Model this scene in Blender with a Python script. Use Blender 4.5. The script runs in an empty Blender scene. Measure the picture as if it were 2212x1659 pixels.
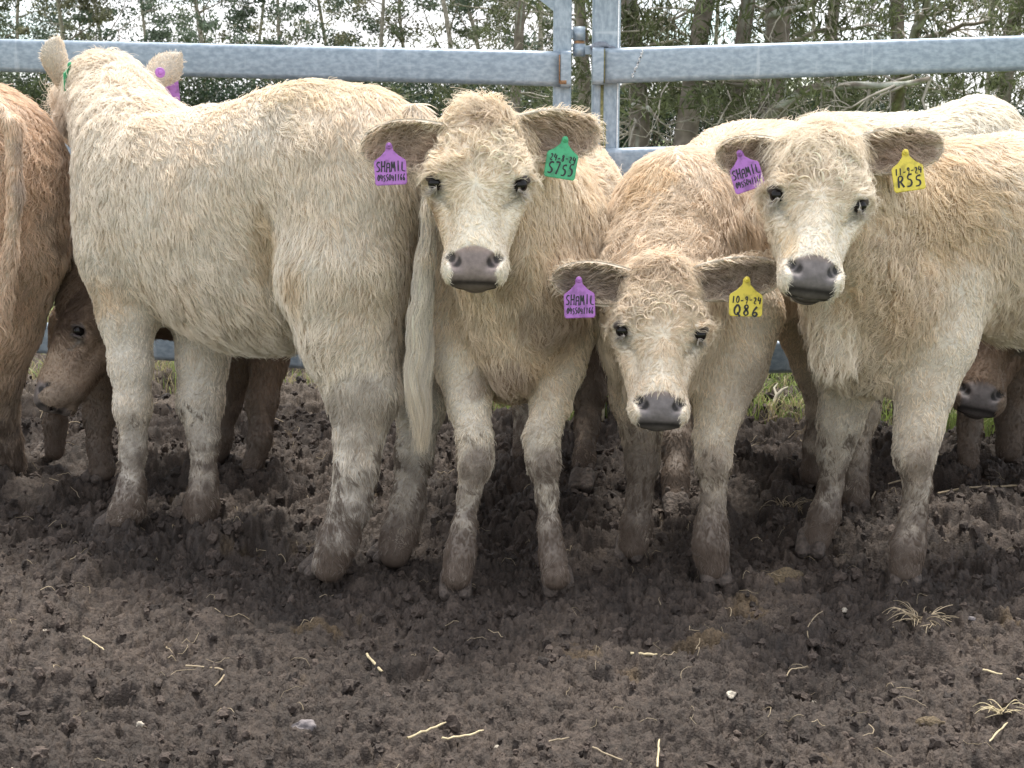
import bpy, math, random
import numpy as np
from mathutils import Vector, Matrix
R = math.radians
rng = np.random.default_rng(7)
random.seed(7)
C = bpy.context.scene.collection
sc = bpy.context.scene

# ------------------------------------------------------------------ camera
CAMZ = 0.958; PITCH = R(10.18); FPX = 2950.0
cam_d = bpy.data.cameras.new('camera'); cam = bpy.data.objects.new('camera', cam_d); C.objects.link(cam)
cam.location = (0, 0, CAMZ); cam.rotation_euler = (R(90) - PITCH, 0, 0)
cam_d.sensor_width = 36; cam_d.lens = FPX * 36 / 2212; cam_d.clip_start = 0.05; cam_d.clip_end = 2000
cam_d.dof.use_dof = True; cam_d.dof.focus_distance = 2.85; cam_d.dof.aperture_fstop = 20.0
sc.camera = cam
# ------------------------------------------------------------------ world
SUN_EL, SUN_AZ = R(70), R(12)       # azimuth measured from +Y (behind the herd) towards +X
wd = bpy.data.worlds.new('World'); sc.world = wd; wd.use_nodes = True
nt = wd.node_tree; nt.nodes.clear()
out = nt.nodes.new('ShaderNodeOutputWorld'); bg = nt.nodes.new('ShaderNodeBackground')
sky = nt.nodes.new('ShaderNodeTexSky'); sky.sky_type = 'NISHITA'; sky.sun_disc = False
sky.sun_elevation = SUN_EL; sky.sun_rotation = SUN_AZ
tc = nt.nodes.new('ShaderNodeTexCoord'); mp = nt.nodes.new('ShaderNodeMapping'); mp.inputs['Scale'].default_value = (3, 3, 7)
nz = nt.nodes.new('ShaderNodeTexNoise'); nz.inputs['Scale'].default_value = 2.2; nz.inputs['Detail'].default_value = 8
cr = nt.nodes.new('ShaderNodeValToRGB'); cr.color_ramp.elements[0].position = .36; cr.color_ramp.elements[1].position = .52
mx = nt.nodes.new('ShaderNodeMix'); mx.data_type = 'RGBA'; mx.inputs['B'].default_value = (6.0, 6.0, 6.1, 1)
nt.links.new(tc.outputs['Generated'], mp.inputs['Vector']); nt.links.new(mp.outputs['Vector'], nz.inputs['Vector'])
nt.links.new(nz.outputs['Fac'], cr.inputs['Fac']); nt.links.new(cr.outputs['Color'], mx.inputs['Factor'])
nt.links.new(sky.outputs['Color'], mx.inputs['A']); nt.links.new(mx.outputs['Result'], bg.inputs['Color'])
bg.inputs['Strength'].default_value = 0.13
nt.links.new(bg.outputs['Background'], out.inputs['Surface'])
# ------------------------------------------------------------------ sun
sl = bpy.data.lights.new('sun', 'SUN'); sl.energy = 2.9; sl.angle = R(16); sl.color = (1, .95, .87)
so = bpy.data.objects.new('sun', sl); C.objects.link(so); so.location = (0, 0, 12)
sd = Vector((math.sin(SUN_AZ) * math.cos(SUN_EL), math.cos(SUN_AZ) * math.cos(SUN_EL), math.sin(SUN_EL)))
so.rotation_euler = sd.to_track_quat('Z', 'Y').to_euler()
# ------------------------------------------------------------------ exposure
sc.view_settings.view_transform = 'Standard'; sc.view_settings.look = 'None'
sc.view_settings.exposure = 1.2; sc.view_settings.gamma = 1
sc.render.engine = 'CYCLES'
sc.cycles.max_bounces = 6; sc.cycles.diffuse_bounces = 4; sc.cycles.glossy_bounces = 2
sc.cycles.transmission_bounces = 4; sc.cycles.transparent_max_bounces = 6
sc.cycles.use_denoising = True; sc.cycles.denoiser = 'OPENIMAGEDENOISE'; sc.cycles.denoising_input_passes = 'RGB_ALBEDO_NORMAL'; sc.cycles.denoising_prefilter = 'ACCURATE'
sc.cycles_curves.shape = 'RIBBONS'; sc.cycles_curves.subdivisions = 2
FUR = 1.0       # fur density factor

# ================================================================== helpers
cp, sp = math.cos(PITCH), math.sin(PITCH)
def ray(px, py):
    x = (px - 1106) / FPX; y = (829.5 - py) / FPX
    return np.array([x, cp + y * sp, -sp + y * cp])
def at(px, py, Y):
    d = ray(px, py); return np.array([0, 0, CAMZ]) + d * (Y / d[1])
def gp(px, py, z=0.0):
    d = ray(px, py); return np.array([0, 0, CAMZ]) + d * ((z - CAMZ) / d[2])
def rp(r, Y): return r * Y / FPX
def unit(v):
    v = np.asarray(v, float); return v / (np.linalg.norm(v, axis=-1, keepdims=True) + 1e-12)

def h3(ix, iy, iz, seed=0):
    with np.errstate(over='ignore'):
        n = (ix.astype(np.uint32) * np.uint32(374761393)) ^ (iy.astype(np.uint32) * np.uint32(668265263)) ^ (iz.astype(np.uint32) * np.uint32(2147483647 - 1013)) ^ np.uint32((seed * 1274126177 + 97) & 0xffffffff)
        n = (n ^ (n >> np.uint32(13))) * np.uint32(1274126177)
        n = (n ^ (n >> np.uint32(16))) * np.uint32(2246822519)
        n = n ^ (n >> np.uint32(15))
    return (n & np.uint32(0xffffff)).astype(np.float32) / 16777215.0
def vnoise(P, freq, seed=0):
    q = np.asarray(P, np.float32) * freq + 1000.0
    i = np.floor(q).astype(np.int64); f = q - i; f = f * f * (3 - 2 * f)
    o = 0
    for a in (0, 1):
        for b in (0, 1):
            for c in (0, 1):
                w = (f[:, 0] if a else 1 - f[:, 0]) * (f[:, 1] if b else 1 - f[:, 1]) * (f[:, 2] if c else 1 - f[:, 2])
                o = o + w * h3(i[:, 0] + a, i[:, 1] + b, i[:, 2] + c, seed)
    return o
def fbm(P, freq, seed=0, oct=3):
    o = 0; a = 1; s = 0
    for k in range(oct):
        o = o + a * vnoise(P, freq * 2 ** k, seed + 11 * k); s += a; a *= .5
    return o / s
def sstep(a, b, x):
    t = np.clip((x - a) / (b - a), 0, 1); return t * t * (3 - 2 * t)

def mesh_np(name, V, F, mat, parent=None, col=None, smooth=True, attr='col'):
    """one mesh object from numpy arrays; F is (n,3) or (n,4) or a list of such"""
    Fs = F if isinstance(F, list) else [F]
    Fs = [np.asarray(f, np.int32) for f in Fs if len(f)]
    me = bpy.data.meshes.new(name)
    V = np.asarray(V, np.float32); me.vertices.add(len(V)); me.vertices.foreach_set('co', V.ravel())
    loops = np.concatenate([f.ravel() for f in Fs]); sizes = np.concatenate([np.full(len(f), f.shape[1], np.int32) for f in Fs])
    starts = np.concatenate([[0], np.cumsum(sizes)[:-1]]).astype(np.int32)
    me.loops.add(len(loops)); me.loops.foreach_set('vertex_index', loops)
    me.polygons.add(len(sizes)); me.polygons.foreach_set('loop_start', starts)
    me.update(calc_edges=True); me.validate()
    me.polygons.foreach_set('use_smooth', np.full(len(me.polygons), smooth))
    if col is not None:
        a = me.color_attributes.new(attr, 'FLOAT_COLOR', 'POINT')
        c4 = np.ones((len(V), 4), np.float32); c4[:, :3] = col; a.data.foreach_set('color', c4.ravel())
    if mat: me.materials.append(mat)
    o = bpy.data.objects.new(name, me); C.objects.link(o)
    if parent is not None:
        o.parent = parent; o.matrix_parent_inverse = parent.matrix_world.inverted() if False else Matrix.Translation(-parent.location)
    return o
def empty(name, loc):
    o = bpy.data.objects.new(name, None); C.objects.link(o); o.location = Vector(loc); o.empty_display_size = .05; return o
def tag(o, label=None, cat=None, group=None, kind=None):
    if label: o['label'] = label
    if cat: o['category'] = cat
    if group: o['group'] = group
    if kind: o['kind'] = kind
    return o

def tube(pts, rad, n=8, cap=True):
    """V, F of a tube along pts with per-point radius"""
    P = np.asarray(pts, float); rad = np.broadcast_to(rad, (len(P),))
    T = np.gradient(P, axis=0); T = unit(T)
    ref = np.array([0, 0, 1.0]) if abs(T[0][2]) < .9 else np.array([1.0, 0, 0])
    V = []; u = unit(np.cross(T[0], ref))
    for k in range(len(P)):
        u = unit(u - T[k] * np.dot(u, T[k])); w = np.cross(T[k], u)
        a = np.arange(n) * 2 * math.pi / n
        V.append(P[k] + rad[k] * (np.cos(a)[:, None] * u + np.sin(a)[:, None] * w))
    V = np.concatenate(V); F = []
    i = np.arange(n); j = (i + 1) % n
    for k in range(len(P) - 1):
        F.append(np.stack([k * n + i, k * n + j, (k + 1) * n + j, (k + 1) * n + i], 1))
    F = np.concatenate(F)
    return V, F
class MB:
    def __init__(s): s.V = []; s.Q = []; s.T = []; s.C = []; s.n = 0
    def add(s, V, F, col=None):
        F = np.asarray(F); (s.Q if F.shape[1] == 4 else s.T).append(F + s.n); s.V.append(np.asarray(V, float)); s.n += len(V)
        if col is not None: s.C.append(np.broadcast_to(col, (len(V), 3)))
    def tube(s, pts, rad, n=8, col=None):
        V, F = tube(pts, rad, n); s.add(V, F, col)
    def box(s, c, size, rot=None, col=None):
        x, y, z = np.asarray(size) / 2
        V = np.array([[a, b, c_] for a in (-x, x) for b in (-y, y) for c_ in (-z, z)])
        if rot is not None: V = V @ np.asarray(rot).T
        s.add(V + np.asarray(c), [[0, 1, 3, 2], [4, 6, 7, 5], [0, 4, 5, 1], [2, 3, 7, 6], [0, 2, 6, 4], [1, 5, 7, 3]], col)
    def build(s, name, mat, parent=None, smooth=True):
        F = []
        if s.Q: F.append(np.concatenate(s.Q))
        if s.T: F.append(np.concatenate(s.T))
        return mesh_np(name, np.concatenate(s.V), F, mat, parent, np.concatenate(s.C) if s.C else None, smooth)

# ------------------------------------------------------------------ materials
def mat(name):
    m = bpy.data.materials.new(name); m.use_nodes = True; return m, m.node_tree, m.node_tree.nodes['Principled BSDF']
def N(nt, t, **kw):
    n = nt.nodes.new(t)
    for k, v in kw.items():
        if k in n.inputs: n.inputs[k].default_value = v
        else: setattr(n, k, v)
    return n
def simple(name, col, rough=.7, noise=0.0, scale=30, bump=0.0, metal=0, spec=.5):
    m, nt, b = mat(name); b.inputs['Roughness'].default_value = rough; b.inputs['Metallic'].default_value = metal
    b.inputs['Specular IOR Level'].default_value = spec
    tcn = N(nt, 'ShaderNodeTexCoord'); n = N(nt, 'ShaderNodeTexNoise', Scale=scale, Detail=6.0)
    nt.links.new(tcn.outputs['Object'], n.inputs['Vector'])
    r = N(nt, 'ShaderNodeValToRGB'); c = np.array(col)
    r.color_ramp.elements[0].position = .3; r.color_ramp.elements[1].position = .7
    r.color_ramp.elements[0].color = (*np.clip(c * (1 - noise), 0, 1), 1); r.color_ramp.elements[1].color = (*np.clip(c * (1 + noise), 0, 1), 1)
    nt.links.new(n.outputs['Fac'], r.inputs['Fac']); nt.links.new(r.outputs['Color'], b.inputs['Base Color'])
    if bump:
        bp = N(nt, 'ShaderNodeBump', Strength=bump, Distance=.01); nt.links.new(n.outputs['Fac'], bp.inputs['Height']); nt.links.new(bp.outputs['Normal'], b.inputs['Normal'])
    return m
def attrmat(name, rough=.8, noise=.25, scale=60, spec=.3, bump=.0, trans=0.0, bdist=.004):
    m, nt, b = mat(name); b.inputs['Roughness'].default_value = rough; b.inputs['Specular IOR Level'].default_value = spec
    a = N(nt, 'ShaderNodeAttribute', attribute_name='col')
    tcn = N(nt, 'ShaderNodeTexCoord'); n = N(nt, 'ShaderNodeTexNoise', Scale=scale, Detail=6.0)
    nt.links.new(tcn.outputs['Object'], n.inputs['Vector'])
    mr = N(nt, 'ShaderNodeMapRange'); mr.inputs['From Min'].default_value = .25; mr.inputs['From Max'].default_value = .75
    mr.inputs['To Min'].default_value = 1 - noise; mr.inputs['To Max'].default_value = 1 + noise
    nt.links.new(n.outputs['Fac'], mr.inputs['Value'])
    vm = N(nt, 'ShaderNodeVectorMath', operation='MULTIPLY'); nt.links.new(a.outputs['Color'], vm.inputs[0]); nt.links.new(mr.outputs['Result'], vm.inputs[1])
    nt.links.new(vm.outputs['Vector'], b.inputs['Base Color'])
    if bump:
        bp = N(nt, 'ShaderNodeBump', Strength=bump, Distance=bdist); nt.links.new(n.outputs['Fac'], bp.inputs['Height']); nt.links.new(bp.outputs['Normal'], b.inputs['Normal'])
    if trans:
        tl = N(nt, 'ShaderNodeBsdfTranslucent'); nt.links.new(vm.outputs['Vector'], tl.inputs['Color'])
        ms = N(nt, 'ShaderNodeMixShader'); ms.inputs['Fac'].default_value = trans
        nt.links.new(b.outputs['BSDF'], ms.inputs[1]); nt.links.new(tl.outputs['BSDF'], ms.inputs[2])
        nt.links.new(ms.outputs['Shader'], nt.nodes['Material Output'].inputs['Surface'])
    return m
def hairmat():
    m = bpy.data.materials.new('calf_fur'); m.use_nodes = True; nt = m.node_tree; nt.nodes.clear()
    o = nt.nodes.new('ShaderNodeOutputMaterial'); a = N(nt, 'ShaderNodeAttribute', attribute_name='col')
    b = N(nt, 'ShaderNodeBsdfPrincipled'); b.inputs['Roughness'].default_value = .55; b.inputs['Specular IOR Level'].default_value = .25
    nt.links.new(a.outputs['Color'], b.inputs['Base Color'])
    tl = N(nt, 'ShaderNodeBsdfTranslucent'); nt.links.new(a.outputs['Color'], tl.inputs['Color'])
    ms = N(nt, 'ShaderNodeMixShader'); ms.inputs['Fac'].default_value = .3
    nt.links.new(b.outputs['BSDF'], ms.inputs[1]); nt.links.new(tl.outputs['BSDF'], ms.inputs[2])
    nt.links.new(ms.outputs['Shader'], o.inputs['Surface']); return m
M_hair = hairmat()
M_skin = attrmat('calf_skin', .65, .2, 120, .35, .35, bdist=.002)
M_leaf = attrmat('leaf', .6, .3, 1.5, .3, 0, .35)
M_bark = attrmat('bark', .9, .45, 9, .2, .6, bdist=.03)
M_grass = attrmat('grass_blade', .5, .2, 4, .3, 0, .35)
M_straw = attrmat('straw', .6, .3, 90, .3)
M_eye = simple('eye_dark', (.008, .006, .006), .12, 0, spec=.25)
M_mud_hoof = simple('muddy_hoof', (.085, .066, .054), .8, .5, 90, 1.0)
M_ink = simple('black_ink', (.012, .012, .015), .5)

# ================================================================== signed distance modelling
def cap(a, b, ra, rb, k=.03, flat=None, op='add', **pr):
    return dict(t='cap', a=np.asarray(a, float), b=np.asarray(b, float), ra=ra, rb=rb, k=k, flat=flat, op=op, pr=pr)
def ell(c, rad, ax=None, k=.04, op='add', **pr):
    return dict(t='ell', c=np.asarray(c, float), r=np.asarray(rad, float), ax=np.eye(3) if ax is None else np.asarray(ax, float), k=k, op=op, pr=pr)
def pdist(p, P):
    if p['t'] == 'cap':
        ab = p['b'] - p['a']; q = P - p['a']
        t = np.clip(q @ ab / (ab @ ab + 1e-12), 0, 1)
        o = q - t[:, None] * ab; r = p['ra'] + (p['rb'] - p['ra']) * t
        if p['flat'] is not None:
            u, f = p['flat']; o = o + (o @ u)[:, None] * u * (1 / f - 1)
            d = np.linalg.norm(o, axis=1) - r; return d * (f if f < 1 else 1)
        return np.linalg.norm(o, axis=1) - r
    q = (P - p['c']) @ p['ax'].T
    k0 = np.linalg.norm(q / p['r'], axis=1); k1 = np.linalg.norm(q / p['r'] ** 2, axis=1)
    return k0 * (k0 - 1) / (k1 + 1e-9)
def bbox(p):
    if p['t'] == 'cap':
        m = max(p['ra'], p['rb']) * (1 if p['flat'] is None else max(1, p['flat'][1]))
        return np.minimum(p['a'], p['b']) - m, np.maximum(p['a'], p['b']) + m
    m = p['r'].max(); return p['c'] - m, p['c'] + m
def combine(g, d, p):
    k = p['k']
    if p['op'] == 'add':
        hh = np.maximum(k - np.abs(g - d), 0) / k; return np.minimum(g, d) - hh * hh * k * .25
    d = -d; hh = np.maximum(k - np.abs(g - d), 0) / k; return np.maximum(g, d) + hh * hh * k * .25
def sdf(prims, P):
    g = np.full(len(P), .3)
    for p in prims: g = combine(g, pdist(p, P), p)
    return g
def nets(prims, h):
    lo = np.min([bbox(p)[0] for p in prims if p['op'] == 'add'], 0) - 3 * h; hi = np.max([bbox(p)[1] for p in prims if p['op'] == 'add'], 0) + 3 * h
    n = np.ceil((hi - lo) / h).astype(int) + 1
    g = np.full(n, .3, np.float32)
    X = [lo[i] + h * np.arange(n[i]) for i in range(3)]
    for p in prims:
        a, b = bbox(p); m = p['k'] + 3 * h
        i0 = np.clip(((a - m - lo) / h).astype(int), 0, n - 1); i1 = np.clip(((b + m - lo) / h).astype(int) + 2, 1, n)
        s = tuple(slice(i0[i], i1[i]) for i in range(3))
        G = np.stack(np.meshgrid(*[X[i][s[i]] for i in range(3)], indexing='ij'), -1)
        d = pdist(p, G.reshape(-1, 3)).reshape(G.shape[:3])
        g[s] = combine(g[s], d, p)
    neg = g < 0
    c = np.zeros(n - 1, np.int8)
    for a in (0, 1):
        for b in (0, 1):
            for e in (0, 1): c += neg[a:n[0] - 1 + a, b:n[1] - 1 + b, e:n[2] - 1 + e]
    act = (c > 0) & (c < 8); idx = np.full(n - 1, -1, np.int64); ii = np.argwhere(act); idx[act] = np.arange(len(ii))
    S = np.zeros((len(ii), 3)); cnt = np.zeros(len(ii))
    cor = [(a, b, e) for a in (0, 1) for b in (0, 1) for e in (0, 1)]
    for u in cor:
        for ax in range(3):
            if u[ax]: continue
            v = list(u); v[ax] = 1
            g0 = g[tuple((ii + u).T)]; g1 = g[tuple((ii + v).T)]; m = (g0 < 0) != (g1 < 0)
            t = np.where(m, g0 / np.where(m, g0 - g1, 1), 0)
            q = np.tile(np.array(u, float), (len(ii), 1)); q[:, ax] = t
            S[m] += q[m]; cnt[m] += 1
    V = lo + (ii + S / cnt[:, None]) * h
    F = []
    for ax in range(3):
        b, e = (ax + 1) % 3, (ax + 2) % 3
        sl0 = [slice(None)] * 3; sl1 = [slice(None)] * 3; sl0[ax] = slice(0, -1); sl1[ax] = slice(1, None)
        A = neg[tuple(sl0)]; B = neg[tuple(sl1)]; E = np.argwhere(A != B)
        ok = (E[:, b] > 0) & (E[:, e] > 0) & (E[:, b] < n[b] - 1) & (E[:, e] < n[e] - 1); E = E[ok]
        sA = A[tuple(E.T)]
        db = np.zeros(3, int); db[b] = 1; de = np.zeros(3, int); de[e] = 1
        q = [idx[tuple((E - o).T)] for o in (db * 0, db, db + de, de)]
        f = np.stack(q, 1); f[~sA] = f[~sA][:, ::-1]; F.append(f)
    F = np.concatenate(F); F = F[(F >= 0).all(1)]
    # relax a little and find normals from the field
    for _ in range(2):
        acc = np.zeros_like(V); cn = np.zeros(len(V))
        for k in range(4):
            np.add.at(acc, F[:, k], V[F[:, (k + 1) % 4]]); np.add.at(cn, F[:, k], 1)
        V = V * .5 + .5 * acc / np.maximum(cn, 1)[:, None]
    return V, F
def vnormals(V, F):
    fn = np.cross(V[F[:, 2]] - V[F[:, 0]], V[F[:, 3 if F.shape[1] == 4 else 1]] - V[F[:, 1 if F.shape[1] == 4 else 0]])
    if F.shape[1] == 3: fn = np.cross(V[F[:, 1]] - V[F[:, 0]], V[F[:, 2]] - V[F[:, 0]])
    Nn = np.zeros_like(V)
    for k in range(F.shape[1]): np.add.at(Nn, F[:, k], fn)
    return unit(Nn)

DEF = dict(L=.035, flow=None, curl=.35, tan=.25, dens=1.0)
def attributes(prims, V):
    add = [p for p in prims if p['op'] == 'add']
    D = np.stack([pdist(p, V) for p in add], 1); w = np.exp(-(D - D.min(1, keepdims=True)) / .018); w /= w.sum(1, keepdims=True)
    o = {}
    for k in ('L', 'curl', 'tan', 'dens'):
        o[k] = w @ np.array([p['pr'].get(k, DEF[k]) for p in add])
    fl = []
    for p in add:
        f = p['pr'].get('flow')
        if f is None: f = unit(p['b'] - p['a']) if p['t'] == 'cap' else np.array([0, 0, -1.])
        fl.append(unit(np.asarray(f, float)))
    o['flow'] = w @ np.array(fl)
    return o

CREAM = np.array([.89, .815, .71]); TAN = np.array([.70, .56, .40]); MUD = np.array([.095, .070, .053]); GREYB = np.array([.25, .19, .15])
def paint(V, a, pal, spots, seed, legmud=.34):
    """coat colour at points"""
    cream, tanc = pal
    t = np.clip(a['tan'] * .85 - .04 + (fbm(V, 7, seed) - .5) * 1.1 + (fbm(V, 28, seed + 5) - .5) * .5, 0, 1)[:, None]
    col = cream * (1 - t) + tanc * t
    for s in spots:
        P, r, c, st = s[:4]
        d = np.linalg.norm((V - np.asarray(P)) / (np.asarray(r) if np.ndim(r) else r), axis=1) + (fbm(V, 35, seed + 9) - .5) * .8
        m = (st * (1 - sstep(.55, 1.1, d)))[:, None]; col = col * (1 - m) + np.asarray(c) * m
    if legmud:
        z = V[:, 2]; m = np.clip(sstep(legmud * 1.15, .06, z) * .90 + (fbm(V, 45, seed + 3) - .5) * 1.5 * sstep(legmud * 1.5, .1, z), 0, 1)[:, None]
        m = np.maximum(m, sstep(.10, .03, z)[:, None] * .9)
        col = col * (1 - m) + np.array([.215, .172, .142]) * m
    return col

def strands(ch, seed, npts, rad, density, seg_clump=(.022, .007), spread=.60, lift=.50, cull=None, eyes=None):
    """fur strands of one chunk: returns (P[n,npts,3], col[n,3], rad)"""
    r = np.random.default_rng(seed)
    V, F = ch['V'], ch['F']
    if F.shape[1] == 4: F = np.concatenate([F[:, [0, 1, 2]], F[:, [0, 2, 3]]])
    A = .5 * np.linalg.norm(np.cross(V[F[:, 1]] - V[F[:, 0]], V[F[:, 2]] - V[F[:, 0]]), axis=1)
    fd = ch['dens'][F].mean(1); Nf = ch['N'][F].mean(1); ctr = V[F].mean(1)
    view = unit(np.array([0, 0, CAMZ]) - ctr); fac = np.where((Nf * view).sum(1) < -.45, .3, 1.0)
    A = A * fd * fac; n = int(A.sum() * density * FUR)
    if n < 10: return None
    cs = np.cumsum(A); fi = np.searchsorted(cs, r.random(n) * cs[-1])
    u, v = r.random(n), r.random(n); m = u + v > 1; u[m] = 1 - u[m]; v[m] = 1 - v[m]; b = np.stack([1 - u - v, u, v], 1)
    def ip(x): 
        y = x[F[fi]]; return (y * (b[:, :, None] if y.ndim == 3 else b)).sum(1)
    P = ip(V); Nn = unit(ip(ch['N'])); L = ip(ch['L']) * (0.65 + .6 * r.random(n)); fl = ip(ch['flow']); cu = ip(ch['curl']); col = ip(ch['col'])
    fl = fl - Nn * (fl * Nn).sum(1, keepdims=True) * .999; fl = unit(fl)
    # swirl
    zone = sstep(.38, .62, fbm(P, 4.5, seed + 300, 2)); cu = cu * (.45 + .9 * zone); L = L * (.78 + .38 * zone)
    ang = (fbm(P, 6, seed) - .5) * 1.5 + (fbm(P, 26, seed + 2) - .5) * 1.5 * (.15 + cu)
    side = np.cross(Nn, fl); fl = fl * np.cos(ang)[:, None] + side * np.sin(ang)[:, None]; side = np.cross(Nn, fl)
    # clumps (jittered voronoi)
    def clump(size, sd):
        q = P / size; i = np.floor(q).astype(np.int64); best = np.full(n, 9.); cc = np.zeros((n, 3)); cid = np.zeros(n)
        for a in (-1, 0, 1):
            for e in (-1, 0, 1):
                for c in (-1, 0, 1):
                    j = i + np.array([a, e, c]); o = np.stack([h3(j[:, 0], j[:, 1], j[:, 2], sd + k) for k in range(3)], 1)
                    p = j + o; d = np.linalg.norm(p - q, axis=1); m = d < best
                    best[m] = d[m]; cc[m] = p[m] * size; cid[m] = h3(j[m, 0], j[m, 1], j[m, 2], sd + 7)
        return cc, cid
    c1, id1 = clump(seg_clump[0], seed + 20); c2, id2 = clump(seg_clump[1], seed + 40)
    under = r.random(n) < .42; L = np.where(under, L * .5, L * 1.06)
    o1 = P - c1; o1 -= Nn * (o1 * Nn).sum(1, keepdims=True); o2 = P - c2; o2 -= Nn * (o2 * Nn).sum(1, keepdims=True)
    ca = ((id1 - .5) * 1.1 + (id2 - .5) * .9) * (.35 + cu); fl2 = fl * np.cos(ca)[:, None] + side * np.sin(ca)[:, None]; side = np.cross(Nn, fl2); fl = fl2
    L = L * (.8 + .5 * id1) ; k = (lift * (.7 + .6 * id2))[:, None]
    t = np.linspace(0, 1, npts)
    out = np.zeros((n, npts, 3), np.float32); Lc = L[:, None]
    g = np.array([0, 0, -1.]) * 1.0
    ph = 6.28 * 2.2 * fbm(P, 9, seed + 90, 2) + id2 * 1.6 + id1 * .8; frq = .60 + .35 * id1 + cu * .45
    jit = r.normal(0, .045, (n, 3)); fly = r.random(n) < .06; jit[fly] *= 4.5
    for i_, ti in enumerate(t):
        w = np.sin(ph + 6.28 * frq * ti) - np.sin(ph)
        w2 = np.cos(ph * 1.3 + 6.28 * frq * ti) - np.cos(ph * 1.3)
        q = P + Lc * (Nn * k * (ti - .55 * ti * ti) + fl * (ti * (1 - k * .4) ) + g * (.12 * ti * ti) + jit * ti)
        q = q + Lc * cu[:, None] * (.21 * w[:, None] * side + .08 * w2[:, None] * Nn)
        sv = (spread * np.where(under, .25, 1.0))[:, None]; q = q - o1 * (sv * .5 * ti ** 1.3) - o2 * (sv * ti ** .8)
        out[:, i_] = q
    # colour variation per lock, mud on whole locks
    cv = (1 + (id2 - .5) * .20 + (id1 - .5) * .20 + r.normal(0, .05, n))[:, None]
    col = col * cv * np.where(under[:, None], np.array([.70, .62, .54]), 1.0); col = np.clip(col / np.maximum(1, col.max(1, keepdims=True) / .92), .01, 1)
    mu = ch.get('mudlock')
    if mu is not None:
        mm = ip(mu); on = (sstep(.40, .60, mm + (id1 - .5) * .5 + (id2 - .5) * .65) * sstep(.06, .2, mm))[:, None] * .85; col = col * (1 - on) + MUD * 1.5 * on
    keep = np.ones(n, bool)
    if eyes is not None:
        for ec, er in eyes: keep &= (np.linalg.norm(out[:, 1:] - ec.astype(np.float32), axis=2).min(1) > er)
    if cull is not None:
        for pr in cull: keep &= sdf(pr, P) > -.004
    return out[keep], col[keep], (rad * np.where(under, .9, 1.12))[keep]

def curl_locks(ch, h, count, seed, per=16, npts=9):
    """ringlets lying over the forehead and poll"""
    r = np.random.default_rng(seed); q = h.loc(ch['V']); ok = np.where((q[:, 1] < .135) & (q[:, 1] > -.03) & (np.abs(q[:, 0]) < .085) & (q[:, 2] > -.13) & (ch['N'] @ h.d > -.35))[0]
    i = r.choice(ok, count); P0 = ch['V'][i]; Nn = ch['N'][i]; f = ch['flow'][i] + r.normal(0, .45, (count, 3)); f = unit(f - Nn * (f * Nn).sum(1, keepdims=True)); sd_ = np.cross(Nn, f)
    th = r.uniform(1.4, 4.6, count) * r.choice([-1, 1], count); L = r.uniform(.035, .065, count) * h.k; Rr = L / np.abs(th); lift = r.uniform(.006, .012, count) * h.k
    col0 = ch['col'][i] * r.uniform(.78, 1.12, (count, 1)); k = np.repeat(np.arange(count), per); m = len(k)
    offa = r.uniform(0, 6.28, m); offr = np.sqrt(r.random(m)) * .0026; t1 = r.uniform(.8, 1.05, m); out = np.zeros((m, npts, 3), np.float32)
    for j, t in enumerate(np.linspace(0, 1, npts)):
        a = th[k] * t * t1; sg = np.sign(th[k]); x = Rr[k] * np.sin(np.abs(a)); y = sg * Rr[k] * (1 - np.cos(a)); d2 = x * x + y * y
        tap = 1 - .55 * t; n_ = -.002 + lift[k] * np.sin(math.pi * min(1, t * .75 + .02)) ** .7 * 1.0 - d2 / (.17 * h.k) + offr * np.cos(offa) * tap + .002 * t * np.sin(3 * a)
        out[:, j] = P0[k] + f[k] * (x)[:, None] + sd_[k] * (y + offr * np.sin(offa) * tap)[:, None] + Nn[k] * n_[:, None]
    col = np.clip(col0[k] * (1 + r.normal(0, .06, (m, 1))), .02, .9)
    return out, col, np.full(m, .00042)
def coat_object(sets, parent, name='coat'):
    Ps = []; cols = []; rad = []; sizes = []
    for s in sets:
        if s is None: continue
        P, c, r = s; n, k, _ = P.shape
        Ps.append(P.reshape(-1, 3)); cols.append(c); sizes.append(np.full(n, k, np.int32))
        prof = (1 - np.linspace(0, 1, k) ** 2 * .75); rad.append((r[:, None] * prof[None, :]).ravel())
    sizes = np.concatenate(sizes); cu = bpy.data.hair_curves.new(name); cu.add_curves([int(x) for x in sizes])
    cu.attributes['position'].data.foreach_set('vector', np.concatenate(Ps).astype(np.float32).ravel())
    ra = cu.attributes.get('radius') or cu.attributes.new('radius', 'FLOAT', 'POINT'); ra.data.foreach_set('value', np.concatenate(rad).astype(np.float32))
    ca = cu.attributes.new('col', 'FLOAT_COLOR', 'CURVE'); c = np.ones((len(sizes), 4), np.float32); c[:, :3] = np.concatenate(cols); ca.data.foreach_set('color', c.ravel())
    cu.materials.append(M_hair)
    o = bpy.data.objects.new(name, cu); C.objects.link(o); o.parent = parent; o.matrix_parent_inverse = Matrix.Translation(-parent.location)
    global NSTR; NSTR += len(sizes)
    return o
NSTR = 0

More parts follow.
